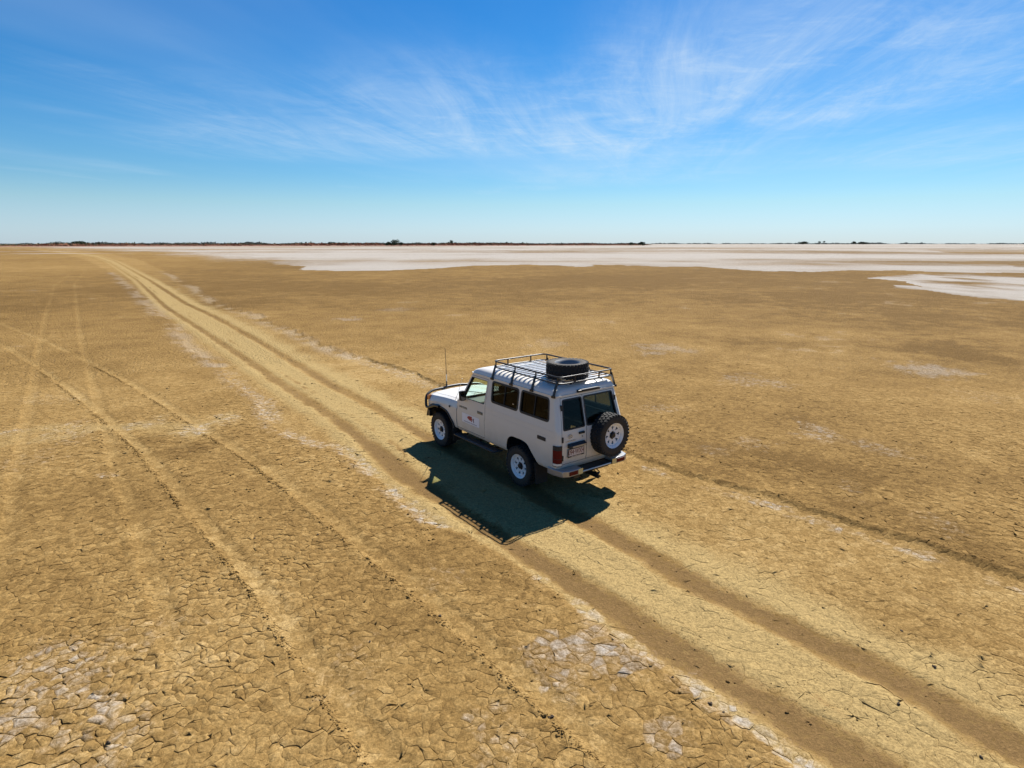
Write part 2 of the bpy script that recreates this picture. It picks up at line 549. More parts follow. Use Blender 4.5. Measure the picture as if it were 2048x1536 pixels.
def fields(x, y):
    """salt, rut, light, hue, height, crack width at ground points"""
    r = np.hypot(x, y)
    n1 = fbm(x * 1.7, y * 1.7, 3, 4)
    n2 = fbm(x * 6.0, y * 6.0, 11, 3)
    n1 = n1 * sstep(170, 40, r)
    n2 = n2 * sstep(60, 20, r)
    n3 = fbm(x * 0.23, y * 0.23, 21, 4)
    nb = fbm(x * 0.05, y * 0.05, 31, 4)
    dl, sl = pdist(x, y, LEFT_RUT)
    dr, sr = pdist(x, y, RIGHT_RUT)
    rutn = 0.07 * n1 + 0.06 * n2
    wv = 1 + 0.5 * n3
    rl = sstep(0.40, 0.10, (dl + rutn) / wv * (1 + 0.5 * sstep(12, 16, r)))
    rr_ = sstep(0.36, 0.08, (dr + rutn) / wv * (1 + 0.4 * sstep(12, 16, r)))
    brk = sstep(-0.55, 0.12, n1 + 0.4 * n3 + 0.35)
    rut = np.maximum(rl * (1 - 0.30 * sstep(13, 18, r)), rr_ * (0.70 + 0.3 * brk) * (1 - 0.45 * sstep(12.5, 16, r) * (0.6 - 1.2 * n3 - 0.8 * n1).clip(0, 1))) * (1 - 0.45 * sstep(35, 110, r))
    # the broken outer lip of the left rut
    rut = np.maximum(rut, 0.75 * sstep(0.16, 0.04, np.abs(dl - 0.48) + 0.22 * n1) * (sl < 0) * sstep(-0.25, 0.3, n3 + n1))
    df, sf_ = pdist(x, y, LEFT_FRINGE)
    dg, sg = pdist(x, y, RIGHT_FRINGE)
    # lines run from far to near, so the corridor is to the left of LEFT_FRINGE and right of RIGHT_FRINGE (seen from above)
    wob = (0.16 * n1 + 0.22 * n3) * np.clip(r / 14, 0.6, 4)
    inl = -df * sf_ + wob            # > 0 inside the corridor
    inr = dg * sg + wob
    corr = sstep(-0.05, 0.12, inl) * sstep(-0.05, 0.10, inr) * (r < 700)
    mid = np.minimum(dl, dr)
    between = ((sl * sr) < 0)
    light = np.where(between, sstep(0.1, 0.35, mid), sstep(1.35, 0.25, dr) * sstep(0.1, 0.4, dr) * (dr < dl))
    light = light * corr * (0.80 + 0.5 * n1) + 0.55 * sstep(0.8, 0.35, dl) * corr * (~between) + 0.30 * corr * (0.8 + 0.8 * n1)
    light = light * (1 - 0.25 * sstep(60, 200, r))
    salt = np.zeros(x.shape)
    # the salt fringe on both sides of the corridor
    fw = np.clip(r / 12, 0.8, 3.0)
    fr = np.maximum(sstep(0.42 * fw, 0.05, np.abs(inl - 0.12)) * sstep(-0.55, 0.25, n1 + n3 + 0.25),
                    sstep(0.40 * fw, 0.05, np.abs(inr - 0.38)) * sstep(-0.55, 0.3, n1 + n3 + 0.22))
    salt = np.maximum(salt, (0.66 - 0.28 * sstep(14, 32, r)) * fr * (r < 120))
    tr = np.zeros(x.shape)
    edge = np.zeros(x.shape)
    for pts, w, s in ((TRACK_A, 0.125, 1), (TRACK_B, 0.125, 1), (TRACK_C, 0.12, .71), (TRACK_D, 0.12, .75), (TRACK_F, 0.16, .35), (TRACK_G, 0.16, .3)):
        d, sg2 = pdist(x, y, pts)
        u = d * -sg2                                     # > 0 towards the left of the photograph
        q = sstep(w + 0.07, w - 0.03, np.abs(u - w) + 0.05 * n1) * s
        tr = np.maximum(tr, q)
        if s > 0.7:
            edge = np.maximum(edge, sstep(0.10, 0.02, np.abs(u + 0.03)) * s)
    de, _ = pdist(x, y, TRACK_E)
    rut = np.maximum(rut, 0.6 * sstep(0.15, 0.03, de + 0.1 * n1) * sstep(-0.2, 0.3, n3 + n1 + 0.1))
    tr = tr * (1 - corr)
    light = np.maximum(light, 0.34 * tr * (0.8 + 0.9 * n1 + 0.5 * n3) * (1 - 0.35 * sstep(14, 6, r)))
    hue = 0.50 + (0.34 - 0.14 * sstep(18, 40, r)) * n3 + 0.16 * nb + 0.12 * n1 - 0.26 * sstep(22, 70, r) * sstep(-60, -10, x + 0.25 * r) - 0.12 * sstep(20, 60, r)
    hue = hue + 0.10 * tr + 0.15 * corr
    for (px, py, rad, amt) in PALE_SPOTS:
        cx, cy = G(px, py)
        d = np.hypot((x - cx), (y - cy) * 0.8) / rad
        salt = np.maximum(salt, amt * sstep(1.25, 0.25, d + 0.9 * n1 + 0.5 * n2))
    for (px, py, rad, amt) in DARK_SPOTS:
        cx, cy = G(px, py)
        d = np.hypot((x - cx), (y - cy)) / rad
        hue = hue - 0.55 * amt * sstep(1.5, 0.2, d + 0.8 * n1 + 0.5 * n3)
    # a dusty cream band across the old tracks on the left
    db, _ = pdist(x, y, CREAM_BAND)
    light = np.maximum(light, 0.55 * sstep(1.5, 0.1, db + 1.6 * n1 + 1.2 * n3))
    # scattered efflorescence everywhere
    salt = np.maximum(salt, 0.30 * sstep(0.40, 0.75, n3 + 0.6 * n1) * (1 - rut))
    # the salt flat
    farm = r > 55
    if farm.any():
        xf, yf, rf = x[farm], y[farm], r[farm]
        e1 = fbm(xf * 0.09, yf * 0.05, 41, 5)
        e2 = fbm(xf * 0.012, yf * 0.006, 51, 5)
        e3 = fbm(xf * 0.30, yf * 0.11, 61, 4)
        xs, ys = xf + (3.0 * e3 + 2.2 * e1) * np.clip(rf / 120, .6, 6), yf + (4.5 * e1 + 2 * e3) * np.clip(rf / 130, .5, 3)
        m = inside(xs, ys, SALT_FLAT).astype(float)
        soft = sstep(-25, -75, xf)                       # towards the left the salt thins out instead of ending
        if soft.any():
            ms = 0
            for k in (0.62, 0.74, 0.86, 0.98, 1.12, 1.3):
                ms = ms + inside(xs * k, ys * k, SALT_FLAT) / 6.0
            m = m * (1 - soft) + ms * soft
        st = fbm(xf * 0.004, yf * 0.022, 81, 5)
        s = m * (0.80 + 0.40 * e2 + 0.25 * e1 + 0.85 * st)
        for bnd in MUD_BANDS:
            mb = inside(xs + 12 * e1, ys + 18 * e1, bnd)
            s = np.where(mb, s * (0.78 if bnd is MUD_BANDS[2] else 0.55), s)
        mp = inside(xs, ys, SALT_PATCH)
        s = np.maximum(s, mp * (0.62 + 0.9 * e3 + 0.5 * e1))
        # thin white streaks on the left
        lf = sstep(-110, -180, xf) * sstep(140, 200, rf) * (rf < 900)
        s = np.maximum(s, 0.85 * lf * sstep(0.30, 0.5, fbm(xf * 0.014, yf * 0.05, 71, 4)))
        # bright rim along the far shore
        s = np.maximum(s, 1.0 * m * sstep(700, 1000, rf) * (0.75 + 0.4 * e2))
        salt[farm] = np.maximum(salt[farm], np.clip(s, 0, 1))
        hue[farm] = hue[farm] + 0.30 * e2
    light = np.clip(light * (1 - rut), 0, 1)
    salt = np.clip(salt * (1 - 0.75 * rut), 0, 1)
    H = 0.045 * (1 - corr) + 0.02 * n3 * (1 - corr) + 0.006 * n1
    H = H - 0.022 * np.maximum(rl, rr_) - 0.022 * tr + 0.014 * edge
    H = H + 0.018 * sstep(0.18, 0.05, np.abs(mid - 0.36)) * corr * (0.5 + n1)
    H = H + 0.026 * sstep(0.14, 0.0, np.abs(inr + 0.07)) * (r < 60)
    H = H * sstep(90, 45, r)
    crack = 1.0 - 0.93 * np.clip(rut * 1.5, 0, 1) - 0.72 * tr
    crack = crack * (1 - 0.35 * corr) * np.clip(0.95 + 0.9 * n3 + 0.5 * n1, 0.25, 1.6)
    crack = np.clip(crack, 0.0, 1.6)
    return salt, rut, light, hue, H, crack


def set_tone(me, salt, rut, light, hue):
    a = me.attributes.new('tone', 'FLOAT_COLOR', 'POINT')
    buf = np.stack([salt, rut, light, np.clip(hue, 0, 1)], 1).astype(np.float32)
    a.data.foreach_set('color', buf.ravel())


def mesh_np(name, co, loops, starts, totals):
    me = bpy.data.meshes.new(name)
    me.vertices.add(len(co))
    me.vertices.foreach_set('co', np.asarray(co, np.float32).ravel())
    me.loops.add(len(loops))
    me.loops.foreach_set('vertex_index', np.asarray(loops, np.int32))
    me.polygons.add(len(starts))
    me.polygons.foreach_set('loop_start', np.asarray(starts, np.int32))
    me.update(calc_edges=True)
    return me


M_GROUND = ground_mat('clay_pan', True)
M_PLATE = ground_mat('mud_plate', False)
R_IN, R_OUT, ANG = 4.1, 25.0, R(48)


def build_ground():
    # one sheet out to the horizon; rings widen with distance, finer where features are
    ang = np.concatenate([np.linspace(-180, -52, 40)[:-1], np.linspace(-52, 52, 900), np.linspace(52, 180, 40)[1:-1]])
    ang = np.radians(ang)
    rad = np.concatenate([[0.8, 2.0, 3.2], np.geomspace(4.0, 22000, 560)])
    nA, nR = len(ang), len(rad)
    A, RR = np.meshgrid(ang, rad)
    x, y = (RR * np.sin(A)).ravel(), (RR * np.cos(A)).ravel()
    salt, rut, light, hue, H, crack = fields(x, y)
    rr = RR.ravel()
    aa = np.abs(A.ravel())
    floor = (rr > R_IN + 0.1) & (rr < R_OUT - 0.3) & (aa < ANG - R(0.8))
    z = H - 0.012 * floor
    co = np.stack([x, y, z], 1)
    co = np.vstack([co, [[0, 0, 0.04]]])
    i = np.arange(nR - 1)[:, None]
    j = np.arange(nA)[None, :]
    j2 = (j + 1) % nA
    quads = np.stack([i * nA + j, i * nA + j2, (i + 1) * nA + j2, (i + 1) * nA + j], -1).reshape(-1, 4)
    quads = quads[:, ::-1]
    tris = np.stack([np.full(nA, nR * nA), np.roll(np.arange(nA), -1), np.arange(nA)], 1)
    loops = np.concatenate([quads.ravel(), tris.ravel()])
    starts = np.concatenate([np.arange(len(quads)) * 4, len(quads) * 4 + np.arange(nA) * 3])
    me = mesh_np('ground', co, loops, starts, None)
    me.polygons.foreach_set('use_smooth', np.ones(len(me.polygons), bool))
    e = lambda v: np.append(v, v[0])
    set_tone(me, e(salt), e(rut), e(light), e(hue))
    me.materials.append(M_GROUND)
    o = link('ground', me)
    tag(o, kind='structure')
    return o


GROUND = build_ground()


def build_plates():
    s = 0.108
    nx, ny = int(2 * 20 / s), int(25.5 / (s * 0.866))
    gx, gy = np.meshgrid(np.arange(nx), np.arange(ny))
    x = (gx + 0.5 * (gy % 2)) * s - 20
    y = gy * s * 0.866 + 1.5
    x = x + (rng.random(x.shape) - 0.5) * s * 0.85
    y = y + (rng.random(y.shape) - 0.5) * s * 0.85
    x, y = x.ravel(), y.ravel()
    rr, aa = np.hypot(x, y), np.abs(np.arctan2(x, y))
    keep = (rr > R_IN - 0.4) & (rr < R_OUT + 0.5) & (aa < ANG + R(1.5))
    x, y, rr, aa = x[keep], y[keep], rr[keep], aa[keep]
    # some plates are twice the size: drop random seeds
    keep = rng.random(len(x)) > 0.10 + 0.30 * sstep(-0.2, 0.35, fbm(x * 0.9, y * 0.9, 131, 3)) + 0.35 * fields(x, y)[2]
    x, y, rr, aa = x[keep], y[keep], rr[keep], aa[keep]
    n = len(x)
    _, _, tri, ov, _, _ = delaunay_2d_cdt([Vector((float(a), float(b))) for a, b in zip(x, y)], [], [], 0, 1e-7)[:6]
    tri = np.array(tri, np.int64)
    he = np.concatenate([tri[:, [0, 1]], tri[:, [1, 2]], tri[:, [2, 0]]])
    he = np.concatenate([he, he[:, ::-1]])
    key = np.unique(he[:, 0] * (n + 1) + he[:, 1])
    c, nb = key // (n + 1), key % (n + 1)
    dx, dy = x[nb] - x[c], y[nb] - y[c]
    th = np.arctan2(dy, dx)
    o = np.lexsort((th, c))
    c, nb, dx, dy = c[o], nb[o], dx[o], dy[o]
    L = np.hypot(dx, dy)
    ok_cell = (rr > R_IN) & (rr < R_OUT) & (aa < ANG)
    salt0, rut0, light0, hue0, H0, crack0 = fields(x, y)
    # half gap per edge: the same random number on both sides
    lo, hi = np.minimum(c, nb), np.maximum(c, nb)
    rnd = _hash(lo, hi, 5)
    gap = 0.0003 + 0.0031 * np.clip((rnd - 0.42) / 0.58, 0, 1) ** 1.5
    gap = gap * 0.5 * (crack0[c] + crack0[nb])
    gap = gap * (1 - 0.6 * sstep(13, 24, 0.5 * (rr[c] + rr[nb])))
    d = L * 0.5 - gap
    nxv, nyv = dx / L, dy / L
    cnt = np.bincount(c, minlength=n)
    first = np.concatenate([[0], np.cumsum(cnt)[:-1]])
    idx = np.arange(len(c))
    nxt = np.where(idx + 1 < first[c] + cnt[c], idx + 1, first[c])
    det = nxv * nyv[nxt] - nyv * nxv[nxt]
    det = np.where(np.abs(det) < 1e-3, 1e-3, det)
    vx = (d * nyv[nxt] - nyv * d[nxt]) / det
    vy = (nxv * d[nxt] - d * nxv[nxt]) / det
    l = np.hypot(vx, vy)
    lt = np.maximum(d, d[nxt]) * 3.2
    cl = np.minimum(1, lt / np.maximum(l, 1e-6))
    vx, vy = vx * cl, vy * cl
    order = np.where(ok_cell)[0]
    # visibility: the plates that show largest in the picture become parts of their own
    cz = CAM_H
    fw = y * math.cos(PITCH) + cz * math.sin(PITCH)
    up = y * math.sin(PITCH) - cz * math.cos(PITCH)
    sx, sy = 1024 + F_PX * x / fw, 768 - F_PX * up / fw
    view = ok_cell & (sx > 10) & (sx < 2038) & (sy < 1525) & (rut0 < 0.4) & (light0 < 0.75)
    cand = np.where(view)[0]
    area = np.bincount(c, weights=0.5 * np.abs(vx * vy[nxt] - vy * vx[nxt]), minlength=n)
    size = area[cand] / (rr[cand] ** 2 + cz ** 2) * cz / np.sqrt(rr[cand] ** 2 + cz ** 2)
    solo = set(cand[np.argsort(-size)[:300]].tolist())
    fine = rr < 11.0
    # rim vertices of every cell
    prx, pry, pcell = [], [], []
    starts_c = np.zeros(n, np.int64)
    ncorner = np.zeros(n, np.int64)
    rim_x, rim_y, rim_c = [], [], []
    pos = 0
    for ci in order:
        a, k = first[ci], cnt[ci]
        px, py = vx[a:a + k] + x[ci], vy[a:a + k] + y[ci]
        if fine[ci]:
            mx, my = 0.5 * (px + np.roll(px, -1)), 0.5 * (py + np.roll(py, -1))
            q = np.empty(2 * k)
            w = np.empty(2 * k)
            q[0::2], q[1::2], w[0::2], w[1::2] = px, mx, py, my
            px, py = q, w
        starts_c[ci], ncorner[ci] = pos, len(px)
        pos += len(px)
        rim_x.append(px)
        rim_y.append(py)
        rim_c.append(np.full(len(px), ci))
    rim_x, rim_y, rim_c = np.concatenate(rim_x), np.concatenate(rim_y), np.concatenate(rim_c)

    def warp(ax, ay):
        wx = 0.060 * vnoise(ax * 5, ay * 5, 101) + 0.038 * vnoise(ax * 19, ay * 19, 103) + 0.022 * vnoise(ax * 47, ay * 47, 113)
        wy = 0.060 * vnoise(ax * 5, ay * 5, 107) + 0.038 * vnoise(ax * 19, ay * 19, 109) + 0.022 * vnoise(ax * 47, ay * 47, 127)
        return ax + wx, ay + wy
    rim_x, rim_y = warp(rim_x, rim_y)
    cx, cy = warp(x, y)
    rs, rt, rl, rh, rH, rc = fields(rim_x, rim_y)
    cs, ct, clt, ch, cH, cc = fields(cx, cy)
    fade = 1 - 0.55 * sstep(13, 24, rr)
    rough = np.clip(crack0, 0.1, 1.5) * fade
    pr = rng.random(n)
    tilt_a, tilt = rng.random(n) * 6.283, rng.random(n) ** 2 * 0.060 * rough
    off = (rng.random(n) - 0.5) * 0.010 * rough
    dome = (rng.random(n) - 0.45) * 0.013 * rough
    curl = (vnoise(rim_x * 14, rim_y * 14, 211)) * 0.016
    rz = rH + off[rim_c] + tilt[rim_c] * ((rim_x - cx[rim_c]) * np.cos(tilt_a[rim_c]) + (rim_y - cy[rim_c]) * np.sin(tilt_a[rim_c])) + curl * rough[rim_c] + 0.004
    czv = cH + off + dome + 0.004
    hue_off = (pr - 0.5) * 0.34 * fade
    pw = _hash(np.arange(n), np.arange(n) * 7, 91)
    rsal = rs * (0.25 + 0.35 * pw[rim_c])
    csal = np.clip(cs * (0.35 + 0.85 * pw), 0, 1)

    BEV = 0.0045

    def emit(cells):
        co, tone, loops, starts, smooth = [], [], [], [], []
        base = 0
        ls = 0
        for ci in cells:
            a, k = starts_c[ci], ncorner[ci]
            sl = slice(a, a + k)
            top = np.stack([rim_x[sl], rim_y[sl], rz[sl] - BEV * rough[ci]], 1)
            bot = top.copy()
            bot[:, 2] = rH[sl] - 0.04
            t1 = np.stack([rsal[sl], rt[sl], rl[sl], np.clip(rh[sl] + hue_off[ci], 0, 1)], 1)
            t2 = np.array([[csal[ci], ct[ci], clt[ci], min(1, max(0, ch[ci] + hue_off[ci]))]])
            cen = np.array([[cx[ci], cy[ci], czv[ci]]])
            i = np.arange(k)
            i2 = (i + 1) % k
            if fine[ci]:
                inn = top * 0.78 + cen * 0.22
                inn[:, 2] = (rz[sl] * 0.78 + czv[ci] * 0.22)
                co += [inn, cen, top, top, bot]
                tone += [t1 * 0.45 + t2 * 0.55, t2, t1, t1, t1]
                b0, b1, b2 = base + k + 1, base + 2 * k + 1, base + 3 * k + 1
                loops.append(np.stack([base + i, base + i2, np.full(k, base + k)], 1).ravel())
                starts.append(ls + np.arange(k) * 3)
                ls += 3 * k
                loops.append(np.stack([b0 + i, b0 + i2, base + i2, base + i], 1).ravel())
                starts.append(ls + np.arange(k) * 4)
                ls += 4 * k
                smooth.append(np.ones(2 * k, bool))
                base += 4 * k + 1
            else:
                co += [top, cen, top, bot]
                tone += [t1, t2, t1, t1]
                b1, b2 = base + k + 1, base + 2 * k + 1
                loops.append(np.stack([base + i, base + i2, np.full(k, base + k)], 1).ravel())
                starts.append(ls + np.arange(k) * 3)
                ls += 3 * k
                smooth.append(np.ones(k, bool))
                base += 3 * k + 1
            loops.append(np.stack([b1 + i2, b1 + i, b2 + i, b2 + i2], 1).ravel())
            starts.append(ls + np.arange(k) * 4)
            ls += 4 * k
            smooth.append(np.zeros(k, bool))
        me = mesh_np('mud_plate', np.concatenate(co), np.concatenate(loops), np.concatenate(starts), None)
        me.polygons.foreach_set('use_smooth', np.concatenate(smooth))
        t = np.concatenate(tone)
        set_tone(me, t[:, 0], t[:, 1], t[:, 2], t[:, 3])
        me.materials.append(M_PLATE)
        return me

    rest = [ci for ci in order if ci not in solo]
    o = link('mud_crust', emit(rest), GROUND)
    o['kind'] = 'stuff'
    for ci in sorted(solo):
        link('mud_plate', emit([ci]), GROUND)


build_plates()


# ------------------------------------------------------------------ mesh helpers for built things
def bm_obj(name, bm, material, parent=None, smooth=None, bevel=None):
    me = bpy.data.meshes.new(name)
    bmesh.ops.recalc_face_normals(bm, faces=bm.faces)
    bm.to_mesh(me)
    bm.free()
    if smooth is not None:
        me.polygons.foreach_set('use_smooth', np.ones(len(me.polygons), bool))
        me.set_sharp_from_angle(angle=R(smooth))
    if isinstance(material, (list, tuple)):
        for m in material:
            me.materials.append(m)
    elif material:
        me.materials.append(material)
    o = link(name, me, parent)
    if bevel:
        md = o.modifiers.new('bevel', 'BEVEL')
        md.width = bevel
        md.segments = 2
        md.limit_method = 'ANGLE'
        md.angle_limit = R(40)
    return o


def add_box(bm, c, s, rot=None):
    m = Matrix.Translation(c)
    if rot is not None:
        m = m @ rot.to_4x4()
    m = m @ Matrix.Diagonal((s[0], s[1], s[2], 1))
    return bmesh.ops.create_cube(bm, size=1, matrix=m)['verts']


def bar(bm, a, b, w, h, up=(0, 0, 1)):
    a, b = Vector(a), Vector(b)
    d = (b - a)
    x = d.normalized()
    y = Vector(up).cross(x).normalized()
    z = x.cross(y)
    rot = Matrix((x, y, z)).transposed()
    add_box(bm, (a + b) / 2, (d.length, w, h), rot)


def tube(bm, pts, rad, seg=8, closed=False, taper=None):
    pts = [Vector(p) for p in pts]
    n = len(pts)
    rings = []
    nrm = None
    for i, p in enumerate(pts):
        if closed:
            t = (pts[(i + 1) % n] - pts[i - 1]).normalized()
        else:
            t = (pts[min(i + 1, n - 1)] - pts[max(i - 1, 0)]).normalized()
        if nrm is None:
            nrm = t.orthogonal().normalized()
        nrm = (nrm - t * nrm.dot(t)).normalized()
        bi = t.cross(nrm)
        r = rad if taper is None else taper[i]
        rings.append([bm.verts.new(p + (nrm * math.cos(2 * math.pi * k / seg) + bi * math.sin(2 * math.pi * k / seg)) * r) for k in range(seg)])
    for i in range(n if closed else n - 1):
        a, b = rings[i], rings[(i + 1) % n]
        off = 0
        if closed and i == n - 1:
            off = min(range(seg), key=lambda q: (a[0].co - b[q].co).length)
        for k in range(seg):
            bm.faces.new((a[k], a[(k + 1) % seg], b[(k + 1 + off) % seg], b[(k + off) % seg]))
    if not closed:
        bm.faces.new(rings[0][::-1])
        bm.faces.new(rings[-1])


def fillet(pts, r, seg=4, closed=False):
    pts = [Vector(p) for p in pts]
    n = len(pts)
    out = []
    for i, p in enumerate(pts):
        if not closed and i in (0, n - 1):
            out.append(p)
            continue
        a, b = pts[i - 1], pts[(i + 1) % n]
        ra = min(r, (a - p).length * 0.48, (b - p).length * 0.48)
        p0, p1 = p + (a - p).normalized() * ra, p + (b - p).normalized() * ra
        for k in range(seg + 1):
            t = k / seg
            out.append(p0 * (1 - t) ** 2 + p * 2 * t * (1 - t) + p1 * t * t)
    return out


def lathe(bm, prof, seg=32, axis='y', center=(0, 0, 0), close=True):
    """prof: list of (radius, along axis)"""
    rings = []
    c = Vector(center)
    for (r, h) in prof:
        ring = []
        for k in range(seg):
            a = 2 * math.pi * k / seg
            if axis == 'y':
                v = Vector((r * math.cos(a), h, r * math.sin(a)))
            elif axis == 'x':
                v = Vector((h, r * math.cos(a), r * math.sin(a)))
            else:
                v = Vector((r * math.cos(a), r * math.sin(a), h))
            ring.append(bm.verts.new(c + v))
        rings.append(ring)
    m = len(rings)
    for i in range(m if close else m - 1):
        a, b = rings[i], rings[(i + 1) % m]
        for k in range(seg):
            bm.faces.new((a[k], a[(k + 1) % seg], b[(k + 1) % seg], b[k]))
    return rings


def prism(bm, poly, axis, a, b, mat_index=0):
    """extrude a 2D outline: axis 'y' takes (x, z), axis 'x' takes (y, z), axis 'z' takes (x, y)"""
    def P(p, t):
        return {'y': (p[0], t, p[1]), 'x': (t, p[0], p[1]), 'z': (p[0], p[1], t)}[axis]
    va = [bm.verts.new(P(p, a)) for p in poly]
    vb = [bm.verts.new(P(p, b)) for p in poly]
    fs = [bm.faces.new(va[::-1]), bm.faces.new(vb)]
    n = len(poly)
    for i in range(n):
        fs.append(bm.faces.new((va[i], va[(i + 1) % n], vb[(i + 1) % n], vb[i])))
    for f in fs:
        f.material_index = mat_index
    return fs


def round2(poly, r, seg=4):
    return [(v.x, v.y) for v in fillet([(p[0], p[1], 0) for p in poly], r, seg, True)]


def grow2(poly, d):
    """offset an outline outwards (counter-clockwise or clockwise, convex enough)"""
    n = len(poly)
    area = sum(poly[i][0] * poly[(i + 1) % n][1] - poly[(i + 1) % n][0] * poly[i][1] for i in range(n))
    s = 1 if area > 0 else -1
    out = []
    for i in range(n):
        a, p, b = Vector(poly[i - 1]), Vector(poly[i]), Vector(poly[(i + 1) % n])
        t = ((p - a).normalized() + (b - p).normalized())
        t = t.normalized() if t.length > 1e-6 else (b - a).normalized()
        out.append((p.x + t.y * d * s, p.y - t.x * d * s))
    return out


def loft(bm, rings, mat_index=0):
    vs = [[bm.verts.new(p) for p in r] for r in rings]
    n = len(vs[0])
    fs = []
    for a, b in zip(vs[:-1], vs[1:]):
        for k in range(n):
            fs.append(bm.faces.new((a[k], a[(k + 1) % n], b[(k + 1) % n], b[k])))
    fs.append(bm.faces.new(vs[0][::-1]))
    fs.append(bm.faces.new(vs[-1]))
    for f in fs:
        f.material_index = mat_index
    return vs


def solid(fill, mats):
    bm = bmesh.new()
    fill(bm)
    bmesh.ops.recalc_face_normals(bm, faces=bm.faces)
    me = bpy.data.meshes.new('tmp')
    bm.to_mesh(me)
    bm.free()
    for m in mats:
        me.materials.append(m)
    return me


def boolean(a, b, op):
    oa, ob = bpy.data.objects.new('a', a), bpy.data.objects.new('b', b)
    COL.objects.link(oa)
    COL.objects.link(ob)
    md = oa.modifiers.new('b', 'BOOLEAN')
    md.object, md.operation, md.solver = ob, op, 'EXACT'
    md.material_mode = 'TRANSFER'
    bpy.context.view_layer.update()
    dg = bpy.context.evaluated_depsgraph_get()
    me = bpy.data.meshes.new_from_object(oa.evaluated_get(dg))
    bpy.data.objects.remove(oa)
    bpy.data.objects.remove(ob)
    return me


def panel(name, me, parent, ang=30):
    me.name = name
    me.polygons.foreach_set('use_smooth', np.ones(len(me.polygons), bool))
    me.set_sharp_from_angle(angle=R(ang))
    o = link(name, me, parent)
    md = o.modifiers.new('normals', 'WEIGHTED_NORMAL')
    md.keep_sharp = True
    md.weight = 80
    return o


def text_mesh(s, size, depth=0.0015):
    cu = bpy.data.curves.new('t', 'FONT')
    cu.body = s
    cu.size = size
    cu.align_x, cu.align_y = 'CENTER', 'CENTER'
    cu.extrude = depth
    o = bpy.data.objects.new('t', cu)
    COL.objects.link(o)
    bpy.context.view_layer.update()
    me = bpy.data.meshes.new_from_object(o.evaluated_get(bpy.context.evaluated_depsgraph_get()))
    bpy.data.objects.remove(o)
    return me


# ------------------------------------------------------------------ vehicle materials
M_WHITE = mat('white_paint', (0.66, 0.625, 0.565), 0.32, spec=0.5, coat=0.35, noise=0.03, nscale=3, dust=0.75)
M_BLACK = mat('black_steel', (0.010, 0.010, 0.011), 0.40, spec=0.5, noise=0.2, nscale=20)
M_PLASTIC = mat('black_plastic', (0.016, 0.016, 0.016), 0.6, noise=0.2, nscale=25)
M_RUBBER = mat('tyre_rubber', (0.017, 0.016, 0.015), 0.82, noise=0.35, nscale=12)
M_SIDEWALL = mat('dusty_sidewall', (0.035, 0.028, 0.021), 0.85, noise=0.4, nscale=9)
M_LINER = mat('dark_underbody', (0.014, 0.012, 0.010), 0.9, noise=0.3, nscale=10)
M_RIM = mat('white_wheel', (0.74, 0.74, 0.74), 0.38, coat=0.2, noise=0.05, nscale=14)
M_SILVER = mat('galvanised_steel', (0.56, 0.56, 0.56), 0.36, metal=0.9, noise=0.12, nscale=20)
M_STEP = mat('chequer_plate', (0.22, 0.23, 0.24), 0.38, metal=0.85, noise=0.15, nscale=30)
M_CHROME = mat('bumper_steel', (0.33, 0.33, 0.33), 0.33, metal=0.6, noise=0.1, nscale=18)
M_RED = mat('red_lens', (0.115, 0.004, 0.005), 0.38, spec=0.15)
M_AMBER = mat('amber_lens', (0.55, 0.16, 0.04), 0.2, coat=0.6)
M_CLEAR = mat('clear_lens', (0.62, 0.62, 0.60), 0.15, coat=0.8)
M_YELLOW = mat('reflector_tape', (0.72, 0.55, 0.22), 0.45)
M_PLATE_W = mat('plate_white', (0.62, 0.52, 0.47), 0.5)
M_MAROON = mat('plate_maroon', (0.13, 0.018, 0.022), 0.5)
M_SIGN = mat('sign_white', (0.80, 0.78, 0.80), 0.45)
M_SIGNRED = mat('sign_red', (0.36, 0.022, 0.028), 0.5)
M_SIGNPURPLE = mat('sign_purple', (0.12, 0.022, 0.05), 0.5)
M_INK = mat('grey_lettering', (0.30, 0.29, 0.31), 0.5)
M_BADGE = mat('badge_grey', (0.20, 0.185, 0.14), 0.4, metal=0.4)
M_EMBLEM = mat('emblem_chrome', (0.55, 0.55, 0.54), 0.25, metal=0.8)
M_SEAT = mat('grey_seat_cloth', (0.030, 0.031, 0.034), 0.9, noise=0.3, nscale=40)
M_DASH = mat('dashboard', (0.055, 0.055, 0.058), 0.7, noise=0.2, nscale=30)
M_TRIM = mat('grey_trim', (0.030, 0.030, 0.030), 0.8)
M_GLASS = glass_mat('clear_glass', (0.90, 0.965, 0.93))
M_TINT = glass_mat('tinted_glass', (0.36, 0.39, 0.36))
M_REARGLASS = glass_mat('rear_glass', (0.87, 0.92, 0.89))
M_REARTINT = glass_mat('rear_tint', (0.42, 0.47, 0.48))
M_MIRROR = mat('mirror_glass', (0.25, 0.25, 0.25), 0.03, metal=1.0)
M_WHIP = mat('antenna_white', (0.62, 0.58, 0.50), 0.5)

# ------------------------------------------------------------------ the vehicle, in its own axes: x forward, y left, z up
VEH = empty('off_road_wagon', (0.794, 11.528, -0.012), R(127.03))
tag(VEH, 'white off-road wagon with black bull bar and roof rack parked on the clay track', 'car')

# z, rear x, front x, half width
SEC = [(.60, -1.05, 2.215, .800), (.66, -1.10, 2.215, .832), (.80, -1.125, 2.215, .845), (1.045, -1.13, 2.215, .848), (1.075, -1.13, 2.215, .833),
       (1.27, -1.118, 2.215, .829), (1.30, -1.115, 2.13, .828), (1.38, -1.10, 2.080, .824), (1.94, -.955, 1.735, .748)]
_SZ = [s[0] for s in SEC]


